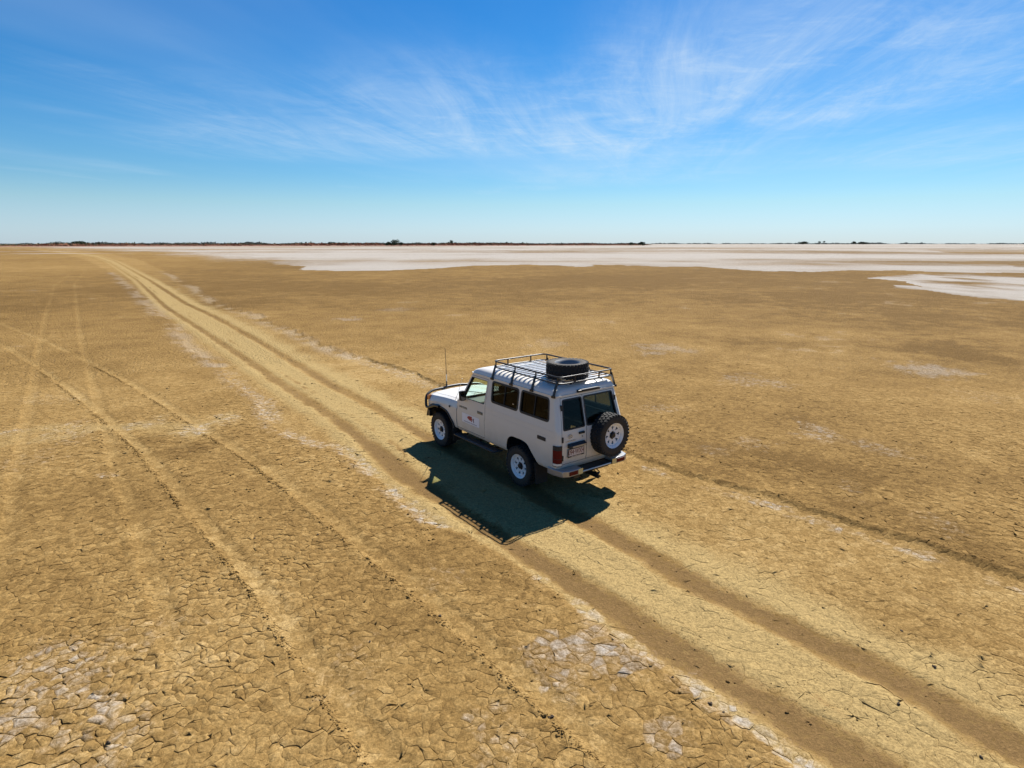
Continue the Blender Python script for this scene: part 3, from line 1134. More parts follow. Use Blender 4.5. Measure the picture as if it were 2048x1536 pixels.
def hw(z): return float(np.interp(z, _SZ, [s[3] for s in SEC]))
def xr(z): return float(np.interp(z, _SZ, [s[1] for s in SEC]))
def xf(z): return float(np.interp(z, [1.30, 1.94], [2.13, 1.735]))


def ring(z, x0, x1, w, r0, r1, seg=6):
    pts = []
    for (cx, cy, r, a0) in ((x1 - r1, w - r1, r1, 0), (x0 + r0, w - r0, r0, 90), (x0 + r0, -w + r0, r0, 180), (x1 - r1, -w + r1, r1, 270)):
        for k in range(seg + 1):
            a = R(a0 + 90 * k / seg)
            pts.append((cx + r * math.cos(a), cy + r * math.sin(a), z))
    return pts


def cab_solid(bm):
    loft(bm, [ring(z, a, b, w, 0.085, 0.02 if z < 1.29 else 0.075) for (z, a, b, w) in SEC])


def cab_cavity(bm):
    rows = []
    for (z, a, b, w) in [(.70, -1.08, 2.17, .80)] + [s for s in SEC if .75 < s[0] < 1.9] + [(1.925, -.959, 1.744, .750)]:
        rows.append(ring(z, a + .04, b - .045, w - .035, 0.06, 0.02 if z < 1.29 else 0.05))
    loft(bm, rows)


WIN_SIDE = [round2([(0.09, 1.495), (0.93, 1.495), (0.945, 1.885), (0.10, 1.885)], 0.055),
            round2([(-0.83, 1.495), (-0.005, 1.495), (-0.005, 1.885), (-0.775, 1.885)], 0.055)]
WIN_DOOR = round2([(1.175, 1.375), (1.99, 1.365), (1.70, 1.865), (1.125, 1.865)], 0.03)
WIN_REAR_L = [(0.175, 1.36), (0.685, 1.36), (0.615, 1.875), (0.165, 1.875)]
WIN_REAR_R = [(0.115, 1.36), (-0.685, 1.36), (-0.615, 1.875), (0.105, 1.875)]
WIN_FRONT = [(-.70, 1.345), (.70, 1.345), (.635, 1.885), (-.635, 1.885)]
ARCH_R = round2([(-.60, .40), (-.545, .655), (-.27, .935), (-.10, .965), (.22, .960), (.345, .885), (.395, .70), (.40, .40)], 0.07)
ARCH_F = round2([(2.31, .40), (2.325, .68), (2.60, .925), (2.80, .965), (3.20, .965), (3.38, .90), (3.50, .70), (3.53, .40)], 0.08)
DOOR_F = round2([(1.150, .672), (2.210, .672), (2.210, 1.262), (2.10, 1.292), (1.742, 1.897), (1.092, 1.897), (1.140, 1.37)], 0.025)

shell = solid(cab_solid, [M_WHITE])
shell = boolean(shell, solid(cab_cavity, [M_TRIM]), 'DIFFERENCE')


def cutters(bm):
    for w in WIN_SIDE:
        prism(bm, w, 'y', -1.2, 1.2)


shell = boolean(shell, solid(cutters, [M_PLASTIC]), 'DIFFERENCE')
shell = boolean(shell, solid(lambda bm: prism(bm, WIN_DOOR, 'y', -1.2, 1.2), [M_PLASTIC]), 'DIFFERENCE')
shell = boolean(shell, solid(lambda bm: prism(bm, round2(WIN_REAR_L, .03), 'x', -1.4, -.80), [M_PLASTIC]), 'DIFFERENCE')
shell = boolean(shell, solid(lambda bm: prism(bm, round2(WIN_REAR_R, .03), 'x', -1.4, -.80), [M_PLASTIC]), 'DIFFERENCE')
shell = boolean(shell, solid(lambda bm: prism(bm, round2(WIN_FRONT, .04), 'x', 1.62, 2.5), [M_PLASTIC]), 'DIFFERENCE')


def arches(poly, y0):
    def f(bm):
        prism(bm, poly, 'y', y0, 1.2)
        prism(bm, poly, 'y', -1.2, -y0)
    return f


shell = boolean(shell, solid(arches(ARCH_R, .52), [M_LINER]), 'DIFFERENCE')
# doors are cut out of the shell with a shut line round them
doors = {}
for s in (1, -1):
    a, b = sorted((s * .60, s * 1.2))
    doors[s] = boolean(shell.copy(), solid(lambda bm: prism(bm, DOOR_F, 'y', a, b), [M_LINER]), 'INTERSECT')
    shell = boolean(shell, solid(lambda bm: prism(bm, grow2(DOOR_F, .007), 'y', a, b), [M_LINER]), 'DIFFERENCE')
RDOOR = {1: [(0.143, .735), (0.735, .735), (0.735, 1.20), (0.725, 1.36), (0.655, 1.912), (0.137, 1.912)],
         -1: [(0.133, .735), (-0.735, .735), (-0.735, 1.20), (-0.725, 1.36), (-0.655, 1.912), (0.127, 1.912)]}
rdoors = {}
for s in (1, -1):
    rdoors[s] = boolean(shell.copy(), solid(lambda bm: prism(bm, RDOOR[s], 'x', -1.4, -.92), [M_LINER]), 'INTERSECT')
shell = boolean(shell, solid(lambda bm: prism(bm, [(0.742, .728), (-0.742, .728), (-0.742, 1.20), (-0.732, 1.36), (-0.662, 1.919), (0.662, 1.919), (0.732, 1.36), (0.742, 1.20)],
                                              'x', -1.4, -.92), [M_LINER]), 'DIFFERENCE')
BODY = panel('body', shell, VEH)
FDOOR = {s: panel('front_door', doors[s], VEH) for s in (1, -1)}
BDOOR = {s: panel('rear_door', rdoors[s], VEH) for s in (1, -1)}


def surf_panel(outline, fy, thick, axis, name, material, parent):
    """a sheet following the body side (axis y) or the tail (axis x)"""
    bm = bmesh.new()
    fa, fb = [], []
    for p in outline:
        t = fy(p)
        q = (lambda d: (p[0], t + d, p[1])) if axis == 'y' else (lambda d: (t + d, p[0], p[1]))
        fa.append(bm.verts.new(q(0)))
        fb.append(bm.verts.new(q(thick)))
    bm.faces.new(fa)
    bm.faces.new(fb[::-1])
    n = len(fa)
    for i in range(n):
        bm.faces.new((fa[i], fa[(i + 1) % n], fb[(i + 1) % n], fb[i]))
    return bm_obj(name, bm, material, parent)


def surf_ring(outer, inner, fy, thick, axis, name, material, parent):
    bm = bmesh.new()
    rows = []
    for poly, d in ((outer, 0), (outer, thick), (inner, thick), (inner, 0)):
        rows.append([bm.verts.new((p[0], fy(p) + d, p[1]) if axis == 'y' else (fy(p) + d, p[0], p[1])) for p in poly])
    n = len(outer)
    for a, b in zip(rows, rows[1:] + rows[:1]):
        for i in range(n):
            bm.faces.new((a[i], a[(i + 1) % n], b[(i + 1) % n], b[i]))
    return bm_obj(name, bm, material, parent, 40)


for s in (1, -1):
    for w in WIN_SIDE:
        g = surf_panel(grow2(w, .012), lambda p: s * (hw(p[1]) - .020), -s * .005, 'y', 'side_window', M_TINT, VEH)
        surf_ring(grow2(w, .026), grow2(w, -.012), lambda p: s * (hw(p[1]) - .014), s * .018, 'y', 'window_seal', M_PLASTIC, g)
        xm = 0.5 * (min(p[0] for p in w) + max(p[0] for p in w)) + 0.01
        bm = bmesh.new()
        bar(bm, (xm, s * (hw(1.50) - .012), 1.50), (xm, s * (hw(1.88) - .012), 1.88), .022, .010, (s, 0, 0.001))
        bm_obj('window_divider', bm, M_TRIM, g)
    bm = bmesh.new()
    add_box(bm, (.22, s * (hw(1.53) - .004), 1.585), (.035, .012, .018))
    bm_obj('window_latch', bm, M_SILVER, VEH)
    g = surf_panel(grow2(WIN_DOOR, .010), lambda p: s * (hw(p[1]) - .020), -s * .005, 'y', 'window_glass', M_GLASS, FDOOR[s])
    surf_ring(grow2(WIN_DOOR, .004), grow2(WIN_DOOR, -.012), lambda p: s * (hw(p[1]) - .016), s * .014, 'y', 'window_seal', M_PLASTIC, FDOOR[s])
    # quarter-light bar is part of the frame; the handle
    bm = bmesh.new()
    add_box(bm, (1.32, s * (hw(1.17) + .008), 1.165), (.16, .020, .028))
    add_box(bm, (1.32, s * (hw(1.17) + .002), 1.165), (.20, .010, .060))
    bm_obj('door_handle', bm, M_BADGE, FDOOR[s], bevel=.006)
    # mirror
    bm = bmesh.new()
    tube(bm, fillet([(1.90, s * (hw(1.34)), 1.335), (1.86, s * .885, 1.33), (1.82, s * .93, 1.37)], .03, 3), .016, 8)
    prism(bm, round2([(s * .865, 1.345), (s * 1.000, 1.345), (s * 1.010, 1.555), (s * .875, 1.555)], .035), 'x', 1.790, 1.850)
    mo = bm_obj('mirror', bm, M_PLASTIC, FDOOR[s], 35)
    bm = bmesh.new()
    prism(bm, round2([(s * .878, 1.358), (s * .988, 1.358), (s * .997, 1.542), (s * .888, 1.542)], .028), 'x', 1.785, 1.7895)
    mg = bm_obj('mirror_glass', bm, M_MIRROR, FDOOR[s])
    w = WIN_REAR_L if s > 0 else WIN_REAR_R
    wr = round2(w, .03)
    g = surf_panel(grow2(wr, .012), lambda p: xr(p[1]) + .018, .005, 'x', 'window_glass', M_REARTINT if s > 0 else M_REARGLASS, BDOOR[s])
    surf_ring(grow2(wr, .012), grow2(wr, -.014), lambda p: xr(p[1]) + .012, -.018, 'x', 'window_seal', M_PLASTIC, BDOOR[s])
g = surf_panel(round2([(-.715, 1.335), (.715, 1.335), (.65, 1.895), (-.65, 1.895)], .04), lambda p: xf(p[1]) - .022, -.005, 'x', 'windscreen', M_GLASS, VEH)
for y0 in (-.35, .25):
    bm = bmesh.new()
    bar(bm, (xf(1.36) + .006, y0, 1.36), (xf(1.50) + .010, y0 + .42, 1.47), .012, .012)
    bm_obj('wiper', bm, M_PLASTIC, VEH)

# roof with its gutter
bm = bmesh.new()
loft(bm, [ring(1.9405, -.970, 1.750, .763, .09, .08), ring(1.962, -.970, 1.750, .763, .09, .08), ring(1.966, -.952, 1.732, .745, .085, .08), ring(2.000, -.945, 1.700, .738, .09, .09),
          ring(2.035, -.925, 1.635, .718, .10, .10), ring(2.065, -.890, 1.545, .680, .12, .12), ring(2.085, -.845, 1.450, .630, .14, .14), ring(2.098, -.78, 1.34, .56, .16, .16),
          ring(2.106, -.62, 1.12, .40, .18, .18), ring(2.109, -.40, .8, .2, .15, .15)])
ROOF = bm_obj('roof', bm, M_WHITE, VEH, 35)
for y0 in (-.45, -.225, 0, .225, .45):
    bm = bmesh.new()
    zt = 2.104 if abs(y0) > .4 else 2.110
    add_box(bm, (.30, y0, zt), (1.75, .045, .010))
    bm_obj('roof_rib', bm, M_WHITE, ROOF, bevel=.004)

# ---- front end: guards and bonnet
def front_rows():
    rows = []
    for (x, hb, we, zs, wsd) in ((2.226, 1.300, .715, .0, .848), (2.50, 1.285, .708, -.005, .850), (2.80, 1.262, .700, -.02, .856), (3.10, 1.235, .690, -.045, .858), (3.35, 1.205, .675, -.07, .852), (3.48, 1.185, .660, -.085, .835), (3.545, 1.165, .640, -.10, .790)):
        zb = 0.62
        edge = 1.235 + zs * 1.0
        half = [(wsd - .03, zb), (wsd - .01, zb + .05), (wsd, .80), (wsd, 1.045 + zs * .35), (wsd - .018, 1.078 + zs * .40), (wsd - .030, 1.150 + zs * .8), (wsd - .070, edge - .022),
                (we + .02, edge), (we, edge + .008), (we - .05, hb - .018), (we - .22, hb - .004), (we - .45, hb + .010)]
        pts = [(x, y, z) for (y, z) in half] + [(x, -y, z) for (y, z) in half[::-1]]
        rows.append(pts)
    return rows


clip = solid(lambda bm: loft(bm, front_rows()), [M_WHITE])
clip = boolean(clip, solid(lambda bm: add_box(bm, (2.85, 0, .78), (1.18, 1.30, .62)), [M_LINER]), 'DIFFERENCE')
clip = boolean(clip, solid(arches(ARCH_F, .45), [M_LINER]), 'DIFFERENCE')
BON = [(2.245, -.712), (2.245, .712), (3.10, .688), (3.47, .655), (3.70, .62), (3.70, -.62), (3.47, -.655), (3.10, -.688)]
bon = boolean(clip.copy(), solid(lambda bm: prism(bm, BON, 'z', 1.095, 1.6), [M_LINER]), 'INTERSECT')
clip = boolean(clip, solid(lambda bm: prism(bm, grow2(BON, .006), 'z', 1.089, 1.6), [M_LINER]), 'DIFFERENCE')
panel('front_guards', clip, VEH)
BONNET = panel('bonnet', bon, VEH)
bm = bmesh.new()          # raised centre of the bonnet
loft(bm, [[(2.30, -.36, 1.296), (2.30, .36, 1.296), (2.30, .30, 1.322), (2.30, -.30, 1.322)], [(3.0, -.33, 1.236), (3.0, .33, 1.236), (3.0, .27, 1.268), (3.0, -.27, 1.268)],
          [(3.40, -.30, 1.19), (3.40, .30, 1.19), (3.40, .25, 1.205), (3.40, -.25, 1.205)]])
bm_obj('bonnet_bulge', bm, M_WHITE, BONNET, 30, bevel=.01)
bm = bmesh.new()
add_box(bm, (2.19, 0, 1.302), (.075, 1.30, .012))
bm_obj('cowl_vent', bm, M_PLASTIC, VEH)
# grille, lamps
bm = bmesh.new()
add_box(bm, (3.552, 0, 1.01), (.03, .86, .20))
gr = bm_obj('grille', bm, M_PLASTIC, VEH, bevel=.01)
for k in range(4):
    bm = bmesh.new()
    add_box(bm, (3.572, 0, .94 + .045 * k), (.012, .84, .014))
    bm_obj('grille_slat', bm, M_SILVER, gr)
for s in (1, -1):
    bm = bmesh.new()
    lathe(bm, [(.001, .03), (.05, .027), (.085, .015), (.092, 0), (.092, -.03), (.001, -.03)], 20, 'x', (3.555, s * .53, 1.01), close=False)
    bm_obj('headlight', bm, M_CLEAR, VEH, 40)
    bm = bmesh.new()
    prism(bm, round2([(3.40, 1.02), (3.525, 1.005), (3.522, 1.115), (3.40, 1.135)], .015), 'y', *sorted((s * .775, s * .842)))
    bm_obj('indicator_lamp', bm, M_AMBER, VEH, bevel=.008)
    bm = bmesh.new()
    lathe(bm, [(.001, .012), (.022, .010), (.028, .0), (.001, 0)], 14, 'y', (2.50, s * .850 if s > 0 else -.862, 1.06), close=False)
    bm_obj('side_repeater', bm, M_PLASTIC, VEH, 40)
    # black tube along the edge of the front wheel arch
    bm = bmesh.new()
    arc = [p for p in ARCH_F if p[1] > .60]
    arc = sorted(arc, key=lambda p: p[0])
    tube(bm, [(p[0], s * .856, p[1]) for p in arc], .020, 6)
    bm_obj('wheel_arch_edge', bm, M_PLASTIC, VEH, 40)
    # steps
    bm = bmesh.new()
    add_box(bm, (1.53, s * .79, .475), (1.50, .17, .028))
    st = bm_obj('side_step', bm, M_STEP, VEH, bevel=.008)
    bm = bmesh.new()
    tube(bm, fillet([(.70, s * .70, .50), (.78, s * .885, .472), (2.28, s * .885, .472), (2.36, s * .70, .50)], .06, 3), .018, 8)
    bm_obj('step_rail', bm, M_BLACK, st, 40)
    for x0 in (.95, 1.55, 2.1):
        bm = bmesh.new()
        bar(bm, (x0, s * .50, .50), (x0, s * .78, .465), .04, .03)
        bm_obj('step_bracket', bm, M_BLACK, st)
    # mud flaps
    bm = bmesh.new()
    add_box(bm, (-.53, s * .715, .42), (.015, .28, .42), Matrix.Rotation(R(6), 3, 'Y'))
    bm_obj('mud_flap', bm, M_RUBBER, VEH)
    bm = bmesh.new()
    add_box(bm, (2.37, s * .735, .47), (.015, .24, .36), Matrix.Rotation(R(6), 3, 'Y'))
    bm_obj('mud_flap', bm, M_RUBBER, VEH)
    # vents behind the side windows
    bm = bmesh.new()
    prism(bm, round2([(-.79, 1.108), (-.555, 1.108), (-.555, 1.178), (-.79, 1.178)], .012), 'y', *sorted((s * (hw(1.14) - .004), s * (hw(1.14) + .010))))
    bm_obj('side_vent', bm, M_PLASTIC, VEH, bevel=.004)
    # tail lamps, wrapped round the corner
    bm = bmesh.new()
    pl = [(-1.145, .745), (-1.145, .80), (-1.115, .845), (-1.06, .862), (-1.02, .862), (-1.02, .80), (-1.09, .745)]
    prism(bm, [(p[0], s * p[1]) for p in pl], 'z', .720, 1.095)
    lp = bm_obj('tail_lamp', bm, M_PLASTIC, VEH, 30)
    for z0, z1, m_ in ((.865, 1.02, M_RED), (.785, .855, M_RED), (.735, .775, M_CLEAR)):
        bm = bmesh.new()
        pl = [(-1.151, .755), (-1.151, .80), (-1.120, .848), (-1.06, .868), (-1.03, .868), (-1.03, .80), (-1.09, .755)]
        prism(bm, [(p[0], s * p[1]) for p in pl], 'z', z0, z1)
        bm_obj('lens', bm, m_, lp, 30)

# two fine pressed lines along the upper body side
for s in (1, -1):
    for z0 in (1.225, 1.335):
        bm = bmesh.new()
        bar(bm, (-.98, s * (hw(z0) + .0005), z0), (1.08, s * (hw(z0) + .0005), z0), .006, .010)
        bm_obj('pressed_line', bm, M_WHITE, BODY)

# ---- wheels
def make_wheel_meshes():
    out = {}
    bm = bmesh.new()
    prof = [(.225, -.115), (.245, -.128), (.30, -.136), (.35, -.134), (.372, -.122), (.382, -.100), (.386, -.05), (.387, 0), (.386, .05), (.382, .100), (.372, .122), (.35, .134), (.30, .136), (.245, .128), (.225, .115)]
    lathe(bm, prof, 56, 'y')
    for f in bm.faces:
        c = f.calc_center_median()
        f.material_index = 1 if math.hypot(c.x, c.z) < .372 else 0
    me = bpy.data.meshes.new('tyre')
    bmesh.ops.recalc_face_normals(bm, faces=bm.faces)
    bm.to_mesh(me)
    bm.free()
    me.materials.append(M_RUBBER)
    me.materials.append(M_SIDEWALL)
    me.polygons.foreach_set('use_smooth', np.ones(len(me.polygons), bool))
    out['tyre'] = me
    bm = bmesh.new()
    n = 34
    for k in range(n):
        for row, (y0, w, l, ph) in enumerate(((-.102, .050, .048, 0), (-.036, .052, .042, .5), (.036, .052, .042, 0), (.102, .050, .048, .5))):
            a = 2 * math.pi * (k + ph) / n
            r = .390 if abs(y0) < .06 else .386
            m = Matrix.Rotation(-a, 4, 'Y') @ Matrix.Translation((r, y0, 0)) @ Matrix.Rotation(R(18 if row % 2 else -18), 4, 'X') @ Matrix.Diagonal((.020, w, l, 1))
            bmesh.ops.create_cube(bm, size=1, matrix=m)
        for sy in (-1, 1):
            a = 2 * math.pi * (k + (.5 if sy > 0 else 0)) / n
            m = Matrix.Rotation(-a, 4, 'Y') @ Matrix.Translation((.366, sy * .130, 0)) @ Matrix.Diagonal((.036, .014, .040, 1))
            bmesh.ops.create_cube(bm, size=1, matrix=m)
    me = bpy.data.meshes.new('tread')
    bm.to_mesh(me)
    bm.free()
    me.materials.append(M_RUBBER)
    out['tread'] = me
    # steel rim: barrel, lips and a spoked disc with eight cut-outs; outer face towards +y
    bm = bmesh.new()
    lathe(bm, [(.232, .122), (.240, .128), (.236, .108), (.222, .100), (.205, .085), (.200, .02), (.205, -.08), (.236, -.11), (.240, -.128), (.228, -.118), (.196, -.08), (.190, .02), (.195, .088), (.212, .108)], 48, 'y')
    ns = 8
    ri, ro, hub = .098, .172, .196
    for k in range(ns):
        a0 = 2 * math.pi * k / ns
        st = 2 * math.pi / ns

        def pt(r, t, y):
            a = a0 + t * st
            return bm.verts.new((r * math.cos(a), y, r * math.sin(a)))
        yc, yi, yo = .052, .068, .088
        # outline of the sector and of the triangular hole, bridged
        so = [pt(.070, 0, yi), pt(.070, .5, yi), pt(.070, 1, yi), pt(.135, 1, .074), pt(hub, 1, yo), pt(hub, .75, yo), pt(hub, .5, yo), pt(hub, .25, yo), pt(hub, 0, yo), pt(.135, 0, .074)]
        ho = [pt(.104, .46, .070), pt(.102, .5, .070), pt(.104, .54, .070), pt(.140, .66, .072), pt(.166, .74, .078), pt(.172, .64, .079), pt(.174, .5, .079), pt(.172, .36, .079), pt(.166, .26, .078), pt(.140, .34, .072)]
        hb = [bm.verts.new((v.co.x, v.co.y - .018, v.co.z)) for v in ho]
        for i in range(10):
            j = (i + 1) % 10
            bm.faces.new((so[i], so[j], ho[j], ho[i]))
            bm.faces.new((ho[i], ho[j], hb[j], hb[i]))
    bmesh.ops.remove_doubles(bm, verts=bm.verts, dist=.0005)
    bmesh.ops.recalc_face_normals(bm, faces=bm.faces)
    me = bpy.data.meshes.new('rim')
    bm.to_mesh(me)
    bm.free()
    me.materials.append(M_RIM)
    me.polygons.foreach_set('use_smooth', np.ones(len(me.polygons), bool))
    me.set_sharp_from_angle(angle=R(40))
    out['rim'] = me
    bm = bmesh.new()
    lathe(bm, [(.001, .112), (.040, .110), (.050, .098), (.054, .068), (.074, .066), (.074, .045), (.001, .045)], 24, 'y', close=False)
    for k in range(6):
        a = 2 * math.pi * k / 6
        add_box(bm, (.066 * math.cos(a), .072, .066 * math.sin(a)), (.018, .02, .018))
    me = bpy.data.meshes.new('hub')
    bmesh.ops.recalc_face_normals(bm, faces=bm.faces)
    bm.to_mesh(me)
    bm.free()
    me.materials.append(M_BLACK)
    out['hub'] = me
    bm = bmesh.new()
    lathe(bm, [(.001, .030), (.188, .030), (.188, -.06), (.001, -.06)], 32, 'y', close=False)
    me = bpy.data.meshes.new('brake_drum')
    bmesh.ops.recalc_face_normals(bm, faces=bm.faces)
    bm.to_mesh(me)
    bm.free()
    me.materials.append(M_LINER)
    out['drum'] = me
    return out


WM = make_wheel_meshes()


def wheel(name, parent, loc, rot, hub=True, drum=True):
    w = link(name, WM['rim'], parent)
    w.location = loc
    w.rotation_euler = rot
    link('tyre', WM['tyre'], w)
    link('tread', WM['tread'], w)
    if hub:
        link('hub', WM['hub'], w)
    if drum:
        link('brake_drum', WM['drum'], w)
    return w


for x0 in (0, 2.98):
    for s in (1, -1):
        wheel('wheel', VEH, (x0, s * .715, .398), (0, 0.37 * x0 + s, 0 if s > 0 else math.pi))
sp = wheel('spare_wheel', VEH, (-1.235, -.345, 1.135), (0, R(25), R(90)), drum=False)
sp['label'] = 'spare wheel bolted to the right rear door'
bm = bmesh.new()
lathe(bm, [(.001, 0), (.11, 0), (.11, .12), (.001, .12)], 20, 'x', (-1.235, -.345, 1.135), close=False)
bar(bm, (-1.14, -.345, .86), (-1.14, -.345, 1.40), .12, .05, (1, 0, 0))
bm_obj('spare_wheel_bracket', bm, M_BLACK, VEH)

# ---- tail: plate, light bar, handles, badges
bm = bmesh.new()
add_box(bm, (-1.146, .412, .925), (.010, .395, .158))
NP = bm_obj('number_plate', bm, M_PLASTIC, BDOOR[1], bevel=.003)
bm = bmesh.new()
add_box(bm, (-1.1515, .412, .935), (.004, .372, .122))
bm_obj('plate_face', bm, M_PLATE_W, NP)


def put_text(s, size, loc, rot, material, name, parent, scale=(1, 1, 1)):
    me = text_mesh(s, size)
    me.materials.clear()
    me.materials.append(material)
    o = link(name, me, parent)
    o.location = loc
    o.rotation_euler = rot
    o.scale = scale
    return o


put_text('094\u00b7WXH', .122, (-1.1545, .412, .936), (R(90), 0, R(-90)), M_MAROON, 'plate_lettering', NP, (.74, 1.12, 1))
bm = bmesh.new()
for k, (y0, w) in enumerate(((.50, .05), (.445, .03), (.40, .045), (.345, .03), (.305, .02))):
    add_box(bm, (-1.1525, y0, .857), (.003, w, .010))
bm_obj('plate_slogan', bm, M_PLATE_W, NP)
bm = bmesh.new()
prism(bm, [(-1.127, 1.030), (-1.205, 1.030), (-1.205, 1.075), (-1.165, 1.105), (-1.127, 1.105)], 'y', .205, .610)
LBAR = bm_obj('plate_light', bm, M_PLASTIC, BDOOR[1], 30, bevel=.006)
bm = bmesh.new()
add_box(bm, (-1.2075, .385, 1.052), (.006, .33, .032))
bm_obj('light_cover', bm, M_CHROME, LBAR)
bm = bmesh.new()
add_box(bm, (-1.135, .27, 1.262), (.035, .13, .040))
bm_obj('door_handle', bm, M_PLASTIC, BDOOR[1], bevel=.008)
bm = bmesh.new()
lathe(bm, [(.001, -.006), (.013, -.005), (.013, .004), (.001, .004)], 12, 'x', (-1.126, .245, 1.185), close=False)
bm_obj('lock', bm, M_BADGE, BDOOR[1])
# oval emblem
bm = bmesh.new()
for (ra, rb, cy, cz) in ((.052, .036, 0, 0), (.018, .034, 0, -.001), (.034, .013, 0, .015)):
    tube(bm, [(-1.128, .545 + cy + ra * math.cos(2 * math.pi * k / 24), 1.235 + cz + rb * math.sin(2 * math.pi * k / 24)) for k in range(24)], .0042, 6, True)
bm_obj('emblem', bm, M_EMBLEM, BDOOR[1], 60)
put_text('LANDCRUISER', .036, (-1.129, .535, 1.150), (R(90), 0, R(-90)), M_EMBLEM, 'badge', BDOOR[1])
for z0 in (1.20, .86, 1.75):
    for s in (1, -1):
        bm = bmesh.new()
        xx = xr(z0)
        add_box(bm, (xx - .004, s * (.728 if z0 < 1.5 else .672), z0), (.035, .032, .10))
        bm_obj('door_hinge', bm, M_PLASTIC, BDOOR[s], bevel=.004)
# high brake light / grab bar on the tail of the roof
bm = bmesh.new()
prism(bm, [(-.955, 1.968), (-1.000, 1.968), (-1.004, 2.000), (-.975, 2.012), (-.945, 2.012)], 'y', -.29, .25)
HB = bm_obj('high_brake_light', bm, M_PLASTIC, ROOF, 30)
bm = bmesh.new()
add_box(bm, (-.985, -.05, 2.012), (.022, .42, .008))
bm_obj('lens_cover', bm, M_CLEAR, HB)
# lettering on the front doors
put_text('LANDCRUISER', .062, (1.965, hw(1.145) + .003, 1.148), (R(90), 0, R(180)), M_BADGE, 'badge', FDOOR[1], (.8, 1, 1))
put_text('LANDCRUISER', .062, (1.965, -hw(1.145) - .003, 1.148), (R(90), 0, 0), M_BADGE, 'badge', FDOOR[-1], (.8, 1, 1))


def sy(z): return hw(z)


def sign(s):
    c0 = 1.655
    bm = bmesh.new()
    prism(bm, round2([(c0 - .33, .838), (c0 + .33, .838), (c0 + .33, 1.040), (c0 - .33, 1.040)], .015), 'y', *sorted((s * .8475, s * .8505)))
    sg = bm_obj('door_sign', bm, M_SIGN, FDOOR[s])

    def shape(poly, material, name, lift=.002):
        bm = bmesh.new()
        prism(bm, [(c0 + p[0], .955 + p[1]) for p in poly], 'y', *sorted((s * .8505, s * (.8505 + lift))))
        bm_obj(name, bm, material, sg)
    # fish swimming forwards (towards +x)
    shape([(.125, .012), (.095, .045), (.040, .062), (-.015, .058), (-.035, .068), (-.060, .060), (-.052, .035), (-.078, .008), (-.052, -.012), (-.055, -.050), (-.035, -.058), (-.020, -.030),
           (.030, -.032), (.085, -.015)], M_SIGNRED, 'fish_body')
    shape([(-.080, .006), (-.118, .040), (-.132, .035), (-.124, -.005), (-.140, -.050), (-.122, -.054)], M_SIGNPURPLE, 'fish_tail')
    shape([(.060, .020), (.030, .040), (-.010, .036), (.010, .014)], M_SIGNPURPLE, 'fish_marking', .003)
    for row, (zz, x0, x1) in enumerate(((-.088, .25, .02), (-.088, -.02, -.24))):
        bm = bmesh.new()
        x = x0
        k = 0
        while x > x1:
            w = (.016, .022, .013, .019)[k % 4]
            add_box(bm, (c0 + x - w / 2, s * .8515, .955 + zz + .003 * (k % 2)), (w, .002, .018))
            x -= w + .008
            k += 1
        bm_obj('sign_lettering', bm, M_INK, sg)


sign(1)
sign(-1)

# ---- rear bumper and tow bar
bm = bmesh.new()
add_box(bm, (-1.185, 0, .578), (.20, .80, .055))
RB = bm_obj('rear_bumper', bm, M_PLASTIC, VEH, bevel=.008)
for s in (1, -1):
    bm = bmesh.new()
    prof = [(-1.07, s * .402), (-1.285, s * .402), (-1.30, s * .46), (-1.295, s * .70), (-1.24, s * .815), (-1.05, s * .865), (-.88, s * .865), (-.88, s * .80), (-1.05, s * .78)]
    prism(bm, prof, 'z', .545, .665)
    bm_obj('bumper_end', bm, M_CHROME, RB, 30, bevel=.012)
bm = bmesh.new()
tube(bm, [(-1.292, -.34, .590), (-1.292, .38, .590)], .014, 8)
bm_obj('step_edge', bm, M_SILVER, RB, 40)
for s in (1, -1):
    bm = bmesh.new()
    add_box(bm, (-1.300, s * .600, .606), (.014, .20, .070))
    bm_obj('bumper_lamp', bm, M_RED, RB, bevel=.004)
    bm = bmesh.new()
    add_box(bm, (-1.298, s * .428, .606), (.010, .10, .105))
    bm_obj('reflector', bm, M_YELLOW, RB)
bm = bmesh.new()
add_box(bm, (-1.02, 0, .47), (.09, 1.05, .09))
add_box(bm, (-1.16, .05, .45), (.34, .07, .07))
add_box(bm, (-1.33, .05, .435), (.12, .10, .018))
lathe(bm, [(.001, .07), (.022, .062), (.028, .045), (.022, .028), (.014, .02), (.014, -.03), (.026, -.03), (.026, -.05), (.001, -.05)], 14, 'z', (-1.36, .05, .455), close=False)
for y0 in (-.16, .28):
    tube(bm, fillet([(-1.09, y0, .46), (-1.20, y0, .42), (-1.20, y0 + .05, .40), (-1.09, y0 + .05, .44)], .02, 3), .010, 6)
add_box(bm, (-1.14, .42, .49), (.10, .14, .10))
bm_obj('tow_bar', bm, M_BLACK, VEH, 35)

